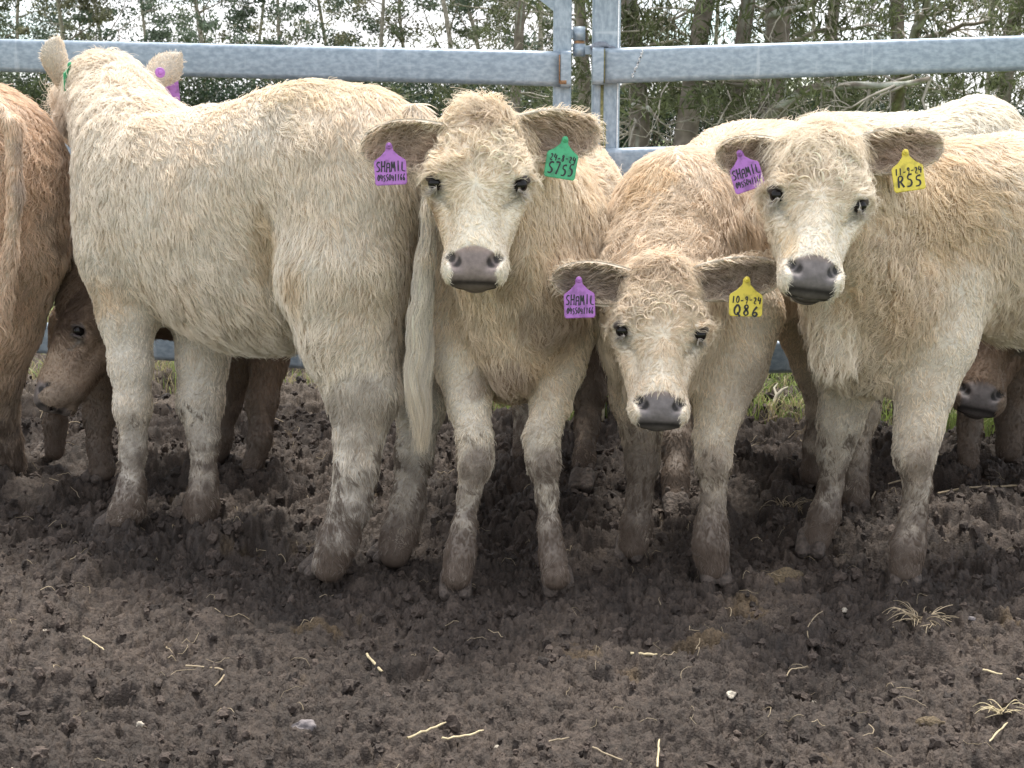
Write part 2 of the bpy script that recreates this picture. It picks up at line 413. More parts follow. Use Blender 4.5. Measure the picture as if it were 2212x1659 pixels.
# ================================================================== head
class Head:
    """poll point, nose point, face normal hint -> local (x, s, d): x to the viewer's right when facing us, s poll->nose, d out of the face"""
    def __init__(h, poll, nose, hint, sc_=None):
        h.o = np.asarray(poll, float); v = np.asarray(nose, float) - h.o; h.k = sc_ or np.linalg.norm(v) / .365
        h.s = unit(v); h.d = unit(np.asarray(hint, float) - h.s * np.dot(hint, h.s)); h.x = np.cross(h.s, h.d); h.x = -h.x if False else h.x
    def w(h, x, s, d): return h.o + h.k * (x * h.x + s * h.s + d * h.d)
    def vec(h, x, s, d): return x * h.x + s * h.s + d * h.d
    def loc(h, P): q = (P - h.o) / h.k; return np.stack([q @ h.x, q @ h.s, q @ h.d], 1)
    def ax(h): return np.stack([h.x, h.s, h.d])
def head_prims(h):
    k = h.k; A = h.ax(); w = h.w
    E = lambda c, r, **kw: ell(w(*c), np.array(r) * k, A, **{'k': .03 * k, **kw})
    K = lambda a, b, ra, rb, **kw: cap(w(*a), w(*b), ra * k, rb * k, **{'k': .03 * k, **kw})
    P = [E((0, .085, -.080), (.085, .105, .080)),
         K((-.062, .126, -.056), (.062, .126, -.056), .035, .035, k=.035 * k),
         K((0, .13, -.07), (0, .25, -.055), .066, .044, k=.04 * k),
         K((0, .16, -.03), (0, .275, -.028), .030, .030, k=.03 * k),
         K((-.050, .13, -.115), (-.022, .285, -.085), .050, .034, k=.03 * k),
         K((.050, .13, -.115), (.022, .285, -.085), .050, .034, k=.03 * k),
         E((0, .300, -.052), (.060, .050, .046), k=.03 * k),
         E((0, .322, -.046), (.056, .036, .044), k=.02 * k),
         E((-.034, .322, -.040), (.027, .031, .038), k=.015 * k), E((.034, .322, -.040), (.027, .031, .038), k=.015 * k),
         E((0, .330, -.085), (.034, .024, .028), k=.008 * k),
         K((-.086, .150, -.075), (-.050, .245, -.062), .017, .012, k=.02 * k), K((.086, .150, -.075), (.050, .245, -.062), .017, .012, k=.02 * k),
         E((0, .012, -.085), (.060, .040, .055), k=.04 * k)]
    for sx in (-1, 1):
        P.append(E((sx * .094, .151, -.036), (.020, .0145, .018), op='sub', k=.010 * k))          # eye socket
        P.append(K((sx * .082, .168, -.024), (sx * .066, .186, -.014), .004, .003, op='sub', k=.015 * k))
        P.append(K((sx * .100, .134, -.054), (sx * .076, .138, -.018), .009, .0075, k=.009 * k))   # brow / upper lid
        P.append(K((sx * .090, .168, -.048), (sx * .080, .166, -.024), .005, .005, k=.008 * k))
        # nostril: comma shape, opens outward-up
        P.append(K((sx * .028, .330, .004), (sx * .040, .312, -.008), .0090, .0105, op='sub', k=.009 * k))
        P.append(K((sx * .040, .310, -.006), (sx * .049, .297, -.020), .0095, .005, op='sub', k=.007 * k))
    P.append(K((-.044, .352, -.052), (.044, .352, -.052), .0035, .0035, op='sub', k=.006 * k))     # mouth line
    return P
def head_chunk(h, prims, pal, spots, seed, tone, res=.0038):
    V, F = nets(prims, res); Nn = vnormals(V, F); q = h.loc(V); x, s, d = q.T
    a = {}
    L = np.full(len(V), .016); L += .027 * sstep(.19, .11, s) * (d > -.12); L += .012 * sstep(.06, .0, s) ; L -= .009 * sstep(.18, .23, s); L += .012 * sstep(-.10, -.14, d)
    L -= .005 * sstep(.29, .33, s); L += getattr(h, 'poll', 0) * sstep(.15, .08, s); L = np.maximum(L + getattr(h, 'top', 0) * sstep(.09, .03, s), .005)
    a['L'] = L * h.k
    fx = x * 1.5; fs = (s - .165); r = np.sqrt(fx ** 2 + fs ** 2) + 1e-4
    top = sstep(.075, .02, s)
    fl = (fx / r)[:, None] * h.x + (fs / r)[:, None] * h.s
    fl = fl * (1 - top)[:, None] + top[:, None] * ((x * 14)[:, None] * h.x + .85 * h.s + .05 * h.d + ((fbm(V, 22, seed + 8) - .5) * 3)[:, None] * h.x)
    back = sstep(-.09, -.13, d)[:, None]; fl = fl * (1 - back) + back * (h.s * .4 - h.d * .8)
    a['flow'] = fl; a['curl'] = .40 + .95 * sstep(.20, .09, s) - .15 * sstep(.2, .25, s); a['tan'] = tone * .75 - .05 + .08 * (s < .15) + .28 * sstep(.035, .05, np.abs(x)) * sstep(.19, .23, s) * sstep(.33, .29, s)
    a['tan'] = a['tan'] + .22 * sstep(.05, .0, s) - .2 * sstep(.03, .015, np.abs(x)) * sstep(.18, .22, s)
    col = paint(V, a, pal, spots, seed, 0)
    # pale muzzle ring
    ring = (sstep(.275, .30, s) * .22)[:, None]; col = col * (1 - ring) + np.array([.82, .78, .70]) * ring * (pal[0].mean() / CREAM.mean()) + 0 * col
    # pale eye surround
    for sx in (-1, 1):
        e = np.linalg.norm((q - np.array([sx * .084, .172, -.03])) / np.array([1, 1.5, 1]), axis=1)
        m = (1 - sstep(.016, .034, e))[:, None] * .75; col = col * (1 - m) + np.array([.50, .47, .44]) * m * pal[0].mean() / CREAM.mean()
    dens = np.ones(len(V)); skin = col * .8
    # nose pad
    wd_ = .047 - .30 * np.clip(s - .318, 0, 1) + .0 * s
    pad = (1 - sstep(wd_ - .004, wd_ + .003, np.abs(x))) * sstep(.284, .290, s + .010 * (np.abs(x) / .04) ** 2 * -1) * sstep(-.075, -.060, d)
    lip = sstep(.338, .343, s) * (1 - sstep(.040, .048, np.abs(x))); pad = np.maximum(pad, lip)
    padc = np.array(getattr(h, 'nose', (.150, .132, .132))) * (1 + .5 * (fbm(V, 60, seed) - .5))[:, None] + np.array([.10, .065, .045]) * (sstep(.305, .288, s))[:, None]
    skin = skin * (1 - pad[:, None]) + padc * pad[:, None]
    for sx in (-1, 1):
        nst = np.minimum(np.linalg.norm(q - np.array([sx * .034, .316, -.006]), axis=1), np.linalg.norm(q - np.array([sx * .045, .304, -.02]), axis=1))
        m = (1 - sstep(.009, .013, nst))[:, None]; skin = skin * (1 - m * .85)
        e = np.linalg.norm((q - np.array([sx * .089, .151, -.033])) / np.array([1, .95, 1]), axis=1)
        m = (1 - sstep(.0175, .024, e))[:, None]; skin = skin * (1 - m) + np.array([.10, .08, .08]) * m
        dens *= sstep(.0185, .022, e)
        tr = np.abs((x * sx - .078) + (s - .17) * 1.0) + 9 * np.maximum(np.abs(s - .184) - .016, 0); m = (1 - sstep(.003, .008, tr))[:, None] * .7 * (d > -.06)[:, None]
        skin = skin * (1 - m * .6) + .1 * m * .6; col = col * (1 - m * .45) + .1 * m * .45
    ml = (np.exp(-((s - .352) / .004) ** 2) * (np.abs(x) < .045) * (d > -.08))[:, None]; skin = skin * (1 - ml * .8)
    dens *= 1 - sstep(.25, .6, pad)
    a.update(V=V, F=F, N=Nn, col=col, dens=dens, skin=skin); return a
def eye_parts(h, root, cal):
    for sx in (-1, 1):
        c = h.w(sx * .0815, .151, -.0375); r = .0145 * h.k
        n, m_ = 24, 16; V = []; 
        for i in range(m_ + 1):
            th = math.pi * i / m_
            for j in range(n):
                ph = 2 * math.pi * j / n; V.append([r * math.sin(th) * math.cos(ph), r * .92 * math.sin(th) * math.sin(ph), r * math.cos(th)])
        V = np.array(V); Q = []
        for i in range(m_):
            for j in range(n): Q.append([i * n + j, (i + 1) * n + j, (i + 1) * n + (j + 1) % n, i * n + (j + 1) % n])
        mesh_np('eye', V + c, np.array(Q), M_eye, root)

# ------------------------------------------------------------------ ears
def ear_chunk(base, tip, up, fwd, halfw, pal, seed, inner=np.array([.46, .37, .30]), cup=1.1, innerL=.046, droop=0.0, point=0.0, outL=.016):
    base = np.asarray(base, float); tip = np.asarray(tip, float); A = tip - base; Ln = np.linalg.norm(A); A = A / Ln
    B = unit(np.asarray(up, float) - A * np.dot(up, A)); Cc = unit(np.asarray(fwd, float) - A * np.dot(fwd, A) - B * np.dot(fwd, B))
    nu, nv = 26, 21; us = np.linspace(0, 1, nu); vs = np.linspace(-1, 1, nv)
    U, Vv = np.meshgrid(us, vs, indexing='ij')
    wid = halfw * (.34 + .66 * np.sin(np.clip(U * 1.25, 0, 1) * math.pi / 2) ** 1.4) * np.clip(1 - ((U - .45).clip(0) / .555) ** 2.6, 0.0, 1) ** (.5 + point)
    ang = Vv * (1.35 - .55 * U) * cup
    off = wid / np.maximum((1.35 - .55 * U) * cup, .2)
    yB = np.sin(ang) * off * 1.12; yC = (1 - np.cos(ang)) * off * 1.1
    bend = -droop * (U ** 2) * Ln
    P = base + (U * Ln)[..., None] * A + (yB + bend)[..., None] * B + (yC + .10 * Ln * U ** 2)[..., None] * Cc
    P = P.reshape(-1, 3)
    q = np.arange(nu * nv).reshape(nu, nv)
    F = np.stack([q[:-1, :-1], q[1:, :-1], q[1:, 1:], q[:-1, 1:]], -1).reshape(-1, 4)
    Nn = vnormals(P, F)
    if (Nn @ Cc).mean() < 0: Nn = -Nn; F = F[:, ::-1]
    th = .0035 * (1 - .3 * U.ravel())[:, None]; nb = len(P)
    V = np.concatenate([P + Nn * th, P - Nn * th]); F2 = np.concatenate([F, F[:, ::-1] + nb])
    edge = np.concatenate([q[0, :], q[1:, -1], q[-1, -2::-1], q[-2:0:-1, 0]]); e2 = np.roll(edge, -1)
    rim = np.stack([edge, e2, e2 + nb, edge + nb], 1); F2 = np.concatenate([F2, rim])
    NN = np.concatenate([Nn, -Nn]); inn = np.concatenate([np.ones(nb), np.zeros(nb)])
    v2 = np.tile(Vv.ravel(), 2); u2 = np.tile(U.ravel(), 2); edg = sstep(.58, .90, np.abs(v2)) * (1 - .5 * (v2 < 0) * (u2 < .5)); edg = np.maximum(edg, sstep(.9, 1, u2))
    flow = unit(A * 1.0 + (v2[:, None] * B) * .55 * (1 - .3 * inn[:, None]))
    flow = np.where(inn[:, None] > .5, unit(A + B * (-.35 + .75 * v2[:, None]) + Cc * .15), flow)
    L = np.where(inn > .5, innerL * (1 - .45 * u2) * (1 - .45 * edg), outL + .004 * edg)
    cream, tanc = pal; t = np.clip(.25 + (fbm(V, 20, seed) - .5), 0, 1)[:, None]; colo = cream * (1 - t) + tanc * t
    ci = np.asarray(inner) * (1.35 + .9 * (fbm(V, 30, seed + 1) - .5))[:, None]; e_ = edg[:, None]
    ci = ci * (1 - e_) + colo * e_
    col = np.where(inn[:, None] > .5, ci, colo)
    return dict(V=V, F=F2, N=NN, L=L, flow=flow, curl=np.full(len(V), .5), tan=t.ravel(), dens=np.ones(len(V)), col=col, skin=col * .55)

# ------------------------------------------------------------------ ear tags with hand lettering
GL = {'S': [[(.9, .9), (.5, 1), (.12, .78), (.2, .58), (.75, .42), (.85, .18), (.45, 0), (.05, .1)]],
      'H': [[(.1, 1), (.05, 0)], [(.85, 1), (.85, 0)], [(.05, .5), (.88, .52)]],
      'A': [[(.08, 0), (.12, .95), (.8, .98), (.88, 0)], [(.1, .5), (.85, .5)]],
      'M': [[(.0, 0), (.1, 1), (.42, .25), (.75, 1), (.95, 0)]],
      'I': [[(.45, 1), (.48, 0)]], 'L': [[(.2, 1), (.15, .05), (1.0, 0)]],
      '0': [[(.5, 1), (.1, .7), (.1, .25), (.45, 0), (.85, .3), (.85, .75), (.5, 1)]],
      '4': [[(.25, 1), (.02, .42), (.98, .50)], [(.80, .85), (.66, 0)]],
      '5': [[(.85, 1), (.25, .98), (.2, .6), (.65, .6), (.85, .3), (.6, .02), (.1, .05)]],
      '1': [[(.5, 1), (.45, 0)]], '/': [[(.75, 1), (.25, 0)]],
      '6': [[(.7, 1), (.25, .6), (.1, .2), (.5, 0), (.85, .25), (.55, .5), (.2, .35)]],
      '7': [[(.05, .95), (.85, 1), (.4, 0)]], '2': [[(.1, .85), (.5, 1), (.8, .75), (.1, .02), (.9, .0)]],
      '8': [[(.5, .55), (.15, .78), (.5, 1), (.8, .78), (.5, .55), (.1, .25), (.5, 0), (.88, .25), (.5, .55)]],
      '9': [[(.8, .65), (.45, .5), (.15, .78), (.5, 1), (.8, .85), (.75, .4), (.55, 0)]],
      '-': [[(.15, .45), (.85, .5)]], 'R': [[(.12, 0), (.1, .95), (.6, 1), (.8, .75), (.5, .5), (.15, .48)], [(.4, .48), (.9, 0)]],
      'Q': [[(.5, 1), (.1, .7), (.1, .25), (.45, .02), (.85, .3), (.85, .75), (.5, 1)], [(.5, .3), (.95, -.08)]]}
def letters(mb, text, x0, x1, y0, hgt, wd_, z, slant=.06, sizes=None):
    n = len(text); adv = (x1 - x0) / n
    for i, ch in enumerate(text):
        if ch == ' ': continue
        hh = hgt * (1 + .08 * math.sin(i * 2.3)); yb = y0 + .04 * hgt * math.sin(i * 1.7 + 1)
        for st in GL[ch]:
            pts = np.array([(x0 + adv * (i + .10 + .80 * a) + slant * hh * b, yb + hh * b) for a, b in st])
            # resample, ribbon with a little thickness
            seg = []
            for a, b in zip(pts[:-1], pts[1:]):
                m = max(2, int(np.linalg.norm(b - a) / (wd_ * 1.2)))
                for q in range(m): seg.append(a + (b - a) * q / m)
            seg.append(pts[-1]); S = np.array(seg)
            if len(S) > 4:
                for _ in range(1): S[1:-1] = S[1:-1] * .5 + .25 * (S[:-2] + S[2:])
            T = unit(np.gradient(S, axis=0)); Nn = np.stack([-T[:, 1], T[:, 0]], 1); w = wd_ / 2 * (1 + .2 * np.sin(np.arange(len(S)) * .8 + i))[:, None]
            Lp, Rp = S + Nn * w, S - Nn * w; m = len(S)
            V = np.concatenate([np.c_[Lp, np.full(m, z)], np.c_[Rp, np.full(m, z)], np.c_[Lp, np.full(m, z - .0009)], np.c_[Rp, np.full(m, z - .0009)]])
            k = np.arange(m - 1); F = [np.stack([k, k + m, k + m + 1, k + 1], 1), np.stack([k + 2 * m, k + 2 * m + 1, k + 3 * m + 1, k + 3 * m], 1),
                                       np.stack([k, k + 1, k + 1 + 2 * m, k + 2 * m], 1), np.stack([k + m, k + 3 * m, k + 3 * m + 1, k + m + 1], 1),
                                       np.array([[0, 2 * m, 3 * m, m], [m - 1, 2 * m - 1, 4 * m - 1, 3 * m - 1]])]
            mb.add(V, np.concatenate(F))
def tag_mat(name, col):
    m, nt, b = mat(name); b.inputs['Roughness'].default_value = .42
    tcn = N(nt, 'ShaderNodeTexCoord'); n = N(nt, 'ShaderNodeTexNoise', Scale=70.0, Detail=5.0); nt.links.new(tcn.outputs['Object'], n.inputs['Vector'])
    r = N(nt, 'ShaderNodeValToRGB'); r.color_ramp.elements[0].position = .34; r.color_ramp.elements[1].position = .52
    c = np.array(col); r.color_ramp.elements[0].color = (*(c * .62), 1); r.color_ramp.elements[1].color = (*c, 1)
    nt.links.new(n.outputs['Fac'], r.inputs['Fac']); nt.links.new(r.outputs['Color'], b.inputs['Base Color'])
    b.inputs['Subsurface Weight'].default_value = 0
    return m
TM = {'purple': tag_mat('purple_tag_plastic', (.40, .15, .50)), 'green': tag_mat('green_tag_plastic', (.055, .38, .18)), 'yellow': tag_mat('yellow_tag_plastic', (.72, .58, .07))}
def ear_tag(root, top, colour, lines, label, roll=0, yaw=0, tilt=0, wd_=.060, hgt=.076, back=False, studpos=None):
    """top = world point of the stud; the flag hangs below it"""
    s = wd_ / .060; hb = hgt - .026 * s
    out_ = [(.0065, 0), (.0075, -.010), (.018, -.021), (.030, -.029), (.0315, -.033), (.0315, -.026 - hb / s + .004), (.028, -.026 - hb / s), (-.028, -.026 - hb / s), (-.0315, -.026 - hb / s + .004), (-.0315, -.033), (-.030, -.029), (-.018, -.021), (-.0075, -.010), (-.0065, 0), (0, .0055)]
    O = np.array(out_) * s; n = len(O); t = .0011; cc = np.array([[0, -.03 * s]])
    ins = O + (cc - O) * .03
    V = np.concatenate([np.c_[ins, np.full(n, t)], np.c_[O, np.full(n, t * .4)], np.c_[O, np.full(n, -t * .4)], np.c_[ins, np.full(n, -t)], [[0, -.035 * s, t]], [[0, -.035 * s, -t]]])
    k = np.arange(n); k2 = (k + 1) % n
    Q = np.concatenate([np.stack([k2 + a * n, k + a * n, k + (a + 1) * n, k2 + (a + 1) * n], 1) for a in range(3)])
    T = np.concatenate([np.stack([k, k2, np.full(n, 4 * n)], 1), np.stack([k2 + 3 * n, k + 3 * n, np.full(n, 4 * n + 1)], 1)])
    # local: x right, y up, z toward viewer ; world map
    rot = Matrix.Rotation(R(yaw), 3, 'Z') @ Matrix.Rotation(R(90 + tilt), 3, 'X') @ Matrix.Rotation(R(roll), 3, 'Z')
    Rm = np.array(rot); tw = lambda X: X @ Rm.T + np.asarray(top)
    o = mesh_np('ear_tag', tw(V), [Q, T], TM[colour], root, smooth=False); o['label'] = label
    mb = MB(); zt = -t if back else t
    m_ = 18; a = np.arange(m_) * 2 * math.pi / m_; rb = .0135 if studpos is not None else .006
    for z0, z1, r_ in ((zt * 1.0, zt * 4, rb), (zt * 4, zt * 6, rb * .45)):
        ring = lambda z, r2: np.c_[np.cos(a) * r2, np.sin(a) * r2 - .001, np.full(m_, z)]
        Vb = np.concatenate([ring(z0, r_), ring(z1 * .9, r_), ring(z1, r_ * .85), [[0, -.001, z1]]]); i = np.arange(m_); j = (i + 1) % m_
        mb.add(Vb, np.concatenate([np.stack([i, j, j + m_, i + m_], 1), np.stack([i + m_, j + m_, j + 2 * m_, i + 2 * m_], 1)])); mb.T.append(np.stack([i + 2 * m_, j + 2 * m_, np.full(m_, 3 * m_)], 1) + mb.n - len(Vb))
    mb.V = [tw(v) - (0 if studpos is None else np.asarray(top) - np.asarray(studpos)) for v in mb.V]; b = mb.build('stud', TM[colour], o); b.matrix_parent_inverse = Matrix.Identity(4)
    if lines:
        mb = MB()
        for (text, x0, x1, y0, hh, ww) in lines: letters(mb, text, x0 * s, x1 * s, y0 * s, hh * s, ww * s, t + .0007)
        mb.V = [tw(v) for v in mb.V]; b = mb.build('handwriting', M_ink, o, smooth=False); b.matrix_parent_inverse = Matrix.Identity(4)
    return o
SHAM = [('SHAMIL', -.029, .030, -.052, .020, .0024), ('0455041166', -.027, .028, -.070, .0125, .0019)]

# ------------------------------------------------------------------ hooves
def hoof(root, g, face, sc_=1.0):
    f = unit(np.array([face[0], face[1], 0.])); s = np.array([f[1], -f[0], 0]); mb = MB()
    A = np.stack([s, f, [0, 0, 1.]])
    b0 = np.array([g[0], g[1], 0.])
    P = [cap(b0 + [0, 0, .040] + s * sx * .015, b0 + [0, 0, .010] + s * sx * .0185 + f * .046, .018, .0145, k=.004) for sx in (-1, 1)]
    P += [cap(b0 + [0, 0, .030] + s * sx * .016 - f * .012, b0 + [0, 0, .010] + s * sx * .018 + f * .040, .020, .017, k=.004) for sx in (-1, 1)]
    P += [ell(np.array([g[0], g[1], .052]) - f * .035 * sc_ + s * sx * .018 * sc_, np.array([.009, .009, .012]) * sc_, A, k=.006) for sx in (-1, 1)]
    V, F = nets(P, .005); V[:, 2] = np.maximum(V[:, 2], -.02)
    mesh_np('hoof', V, F, M_mud_hoof, root)

# ================================================================== calf builder
def chain(pts, k=.03, **pr):
    """pts: (px, py, Y, r_px) joints -> capsules"""
    P = [at(a, b, Y) for a, b, Y, r in pts]; o = []; L = pr.get('L', .03)
    rr = [rp(r, Y) * (((.80 if r < 33 else .90)) if L <= .024 and r < 70 else 1) for a, b, Y, r in pts]
    if L <= .02: pr = dict(pr, L=L * .68)
    for i in range(len(P) - 1): o.append(cap(P[i], P[i + 1], rr[i], rr[i + 1], k=k, **pr))
    return o
def axes_from(f, up=(0, 0, 1)):
    f = unit(np.asarray(f, float)); u = np.asarray(up, float); u = unit(u - f * np.dot(u, f)); return np.stack([np.cross(f, u), f, u])
def calf(label, loc, body, pal, seed, head=None, tone=.3, ears=(), spots=(), hooves=(), res=.009, dens=72000, hdens=150000, rad=.00048, hrad=.00038, npts=6, group=None, mud=.34, clump=(.036, .0135), headspots=(), hres=.0038, eyes=True, Lmul=1.0):
    root = empty('calf', (loc[0], loc[1], 0)); tag(root, label, 'calf', group)
    V, F = nets(body, res); a = attributes(body, V); Nn = vnormals(V, F)
    col = paint(V, a, pal, spots, seed, mud)
    z = V[:, 2]; a['mudlock'] = np.clip(sstep(mud * 1.25, .10, z) * .58, 0, 1) + (fbm(V, 12, seed + 77) - .5) * .6 * sstep(.42, .15, z)
    a.update(V=V, F=F, N=Nn, col=col, skin=col * .62 * (1 - sstep(.12, .07, z))[:, None] + MUD * sstep(.12, .07, z)[:, None], dens=a['dens'] * sstep(.030, .048, z)); a['L'] = a['L'] * Lmul * .80; a['curl'] = a['curl'] * .8
    fl = a['flow']; a['flow'] = unit(fl) + np.array([0, 0, -.25])
    chunks = [a]; sets = []; hp = None
    if head is not None:
        hp = head_prims(head); hc = head_chunk(head, hp, pal, headspots, seed + 1, tone, hres); chunks.append(hc)
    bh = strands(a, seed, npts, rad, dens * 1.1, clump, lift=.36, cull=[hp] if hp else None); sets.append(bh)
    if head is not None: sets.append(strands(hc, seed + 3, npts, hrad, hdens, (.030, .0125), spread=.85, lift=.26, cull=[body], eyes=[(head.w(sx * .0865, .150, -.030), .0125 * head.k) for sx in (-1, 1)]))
    if head is not None and getattr(head, 'curls', 0): sets.append(curl_locks(hc, head, head.curls, seed + 9))
    for i, e in enumerate(ears):
        ec = ear_chunk(pal=pal, seed=seed + 50 + i, **e); chunks.append(ec)
        sets.append(strands(ec, seed + 60 + i, npts, hrad, hdens * .8, (.020, .008), spread=.7, lift=.75))
    VV = []; FF = []; CC = []; n = 0
    for c in chunks: VV.append(c['V']); FF.append(c['F'] + n); CC.append(c['skin']); n += len(c['V'])
    mesh_np('body', np.concatenate(VV), np.concatenate(FF), M_skin, root, np.concatenate(CC))
    coat_object(sets, root)
    if head is not None and eyes: eye_parts(head, root, label)
    for g, f in hooves: hoof(root, g, f)
    return root

g2 = lambda px, py: gp(px, py, 0.0)
# ------------------------------------------------------------------ the big pale calf, side on, head turned away
def build_C():
    fw = unit(at(300, 450, 3.5) - at(780, 400, 3.05)); fw[2] = 0; fw = unit(fw); back = -fw
    A = axes_from(fw); dn = np.array([0, 0, -1.])
    fl = back * .7 + dn * .7
    B = [ell(at(485, 478, 3.31), (.218, .38, .275), A, k=.08, L=.036, flow=fl, tan=.34),
         ell(at(318, 470, 3.42), (.175, .18, .262), A, k=.08, L=.034, flow=fl, tan=.22),
         ell(at(768, 385, 3.10), (.20, .195, .205), A, k=.08, L=.040, flow=back * .5 + dn, tan=.38, curl=.5),
         ell(at(640, 372, 3.18), (.19, .20, .195), A, k=.08, L=.038, flow=fl, tan=.15),
         ell(at(735, 520, 3.01), (.085, .125, .20), A, k=.04, L=.034, flow=dn + back * .2, tan=.2),
         ell(at(655, 235, 3.07), (.06, .06, .045), A, k=.06, L=.034, flow=fl, tan=.15), ell(at(325, 420, 3.27), (.06, .10, .17), A, k=.06, L=.034, flow=fl, tan=.25),
         ell(at(560, 590, 3.28), (.175, .26, .18), A, k=.08, L=.048, flow=dn + back * .3, tan=.2)]
    B += [cap(at(300, 330, 3.48), at(232, 200, 3.66), .150, .105, k=.07, L=.045, flow=dn * .6 + np.array([.5, -.3, 0]), curl=.8, tan=.25)]
    B += chain([(760, 470, 3.05, 165), (742, 600, 2.99, 140), (752, 720, 2.96, 104), (785, 850, 2.94, 78), (776, 935, 2.92, 56), (770, 1010, 2.90, 49), (758, 1090, 2.89, 46), (730, 1170, 2.87, 44), (712, 1222, 2.86, 44)], L=.024, flow=dn, tan=.12)
    B[-8]['pr'].update(L=.038); B[-7]['pr'].update(L=.034); B[-6]['pr'].update(L=.030, curl=.6)
    B += chain([(850, 600, 3.15, 90), (880, 760, 3.14, 76), (908, 880, 3.11, 55), (895, 980, 3.08, 41), (882, 1080, 3.05, 38), (865, 1150, 3.03, 42), (852, 1195, 3.0, 40)], L=.02, flow=dn, tan=.15)
    B += chain([(270, 560, 3.36, 100), (275, 680, 3.33, 66), (283, 790, 3.31, 47), (287, 880, 3.30, 41), (288, 970, 3.29, 32), (284, 1050, 3.27, 32), (276, 1100, 3.25, 38), (258, 1132, 3.24, 34)], L=.020, flow=dn, tan=.2)
    B += chain([(440, 640, 3.45, 80), (438, 780, 3.42, 58), (432, 870, 3.39, 52), (440, 950, 3.36, 34), (440, 1040, 3.33, 32), (435, 1095, 3.3, 38), (430, 1125, 3.29, 34)], L=.02, flow=dn, tan=.15)
    B[1]['pr'].update(tan=.25)
    hd = Head(at(232, 122, 3.72), at(150, 250, 4.0), np.array([-.45, .75, .55])); hd.poll = .02; hd.curls = 160
    spots = [(at(650, 610, 2.9), .055, (.66, .48, .28), .45), (at(570, 540, 3.0), (.05, .1, .12), (.66, .52, .35), .7), (at(250, 640, 3.3), .08, (.60, .44, .26), .6),
             (at(780, 880, 2.9), (.10, .1, .09), (.33, .27, .22), .55), (at(700, 200, 3.1), (.2, .2, .05), (.74, .62, .44), .5), (at(880, 600, 3.0), (.06, .12, .3), (.55, .45, .34), .5)]
    ears = [dict(base=at(152, 208, 3.68), tip=at(134, 80, 3.64), up=(.25, 1, .0), fwd=(-.70, -.70, .0), halfw=.060, inner=(.30, .22, .16), cup=1.25, innerL=.012, outL=.009),
            dict(base=at(300, 195, 3.70), tip=at(392, 112, 3.74), up=(-.45, .1, .9), fwd=(.35, .9, -.1), halfw=.046, cup=.8, point=.6, innerL=.014, outL=.009)]
    hv = [(g2(705, 1235), (-.9, -.5)), (g2(850, 1205), (-.9, -.5)), (g2(255, 1142), (-1, -.2)), (g2(428, 1135), (-1, -.3))]
    r = calf('large shaggy cream calf standing side on, its head turned away, purple stud on one ear', at(500, 1200, 3.2), B, (CREAM, TAN), 100, hd, ears=ears, spots=spots, hooves=hv, res=.009, dens=74000, hdens=90000, headspots=(), tone=.35, eyes=False, Lmul=.88)
    # tail with long switch
    tp = [(900, 250, 3.02, 26), (930, 330, 2.96, 20), (930, 450, 2.91, 15), (920, 560, 2.88, 13), (910, 660, 2.86, 11), (906, 740, 2.86, 7)]
    T = chain(tp, k=.02, L=.03, flow=dn, tan=.1)
    V, F = nets(T, .006); a = attributes(T, V); a['L'] = np.full(len(V), .030); a['curl'] = np.full(len(V), .2)
    cc = paint(V, a, (CREAM, TAN), (), 140, 0); a['flow'] = a['flow'] + dn
    a.update(V=V, F=F, N=vnormals(V, F), col=cc, skin=cc * .4)
    to = mesh_np('tail', V, F, M_skin, r, cc * .4)
    s = strands(a, 141, 6, .00050, 90000, (.02, .008), spread=.6, lift=.15)
    rr = np.random.default_rng(4); path = np.array([at(*q[:3]) for q in tp] + [at(905, 850, 2.85), at(912, 985, 2.85)]); tt = np.linspace(0, 1, len(path))
    wid = np.interp(tt, [0, .3, .45, .62, .8, .93, 1], [.010, .010, .014, .021, .029, .026, .014])
    n = 16000; k = 22; t0 = rr.uniform(.25, .68, n); t1 = np.minimum(t0 + rr.uniform(.22, .50, n), .80 + .20 * rr.random(n) ** 1.5); lock = rr.integers(0, 64, n)
    la = rr.uniform(0, 6.28, 64); lr = np.sqrt(rr.random(64)); lph = rr.uniform(0, 2.5, 64); lc = rr.uniform(.62, 1.10, 64)
    P = np.zeros((n, k, 3), np.float32); jph = rr.normal(0, .5, n)
    for j in range(k):
        u = t0 + (t1 - t0) * j / (k - 1)
        c = np.stack([np.interp(u, tt, path[:, q]) for q in range(3)], 1); w_ = np.interp(u, tt, wid)
        ang = la[lock]; rad_ = w_ * (.85 * lr[lock]); fi = rr.normal(0, 1, n) * 0
        wav = np.sin(u * (30 + 5 * lr[lock]) + lph[lock] + jph) *     .0062 * np.minimum(1, (u - t0) * 8)
        c[:, 0] += rad_ * np.cos(ang) + wav; c[:, 1] += rad_ * np.sin(ang) * .7
        P[:, j] = c
    P += (rr.normal(0, .0040, (n, 1, 3)) * (1 - .3 * np.linspace(0, 1, k)[None, :, None]))
    zz = P[:, k // 2, 2]; col = CREAM * .98 * lc[lock][:, None]; tn = sstep(.52, .40, zz)[:, None]; col = col * (1 - tn * .6) + np.array([.72, .56, .33]) * tn * .6; gr = (sstep(.5, .6, zz) * (lc[lock] < .85))[:, None] * .5; col = col * (1 - gr) + np.array([.40, .38, .36]) * gr
    coat_object([s], to, 'tail_hair').matrix_parent_inverse = Matrix.Identity(4)
    col = np.clip(col * (1 + rr.normal(0, .10, (n, 1))), .02, .92); coat_object([(P, col, np.full(n, .00042))], to, 'tail_switch').matrix_parent_inverse = Matrix.Identity(4)
    ear_tag(r, at(362, 150, 3.775), 'purple', None, 'blank back of a purple tag below the ear, its round stud in the ear', yaw=35, wd_=.050, hgt=.098, roll=4, studpos=at(345, 156, 3.655))
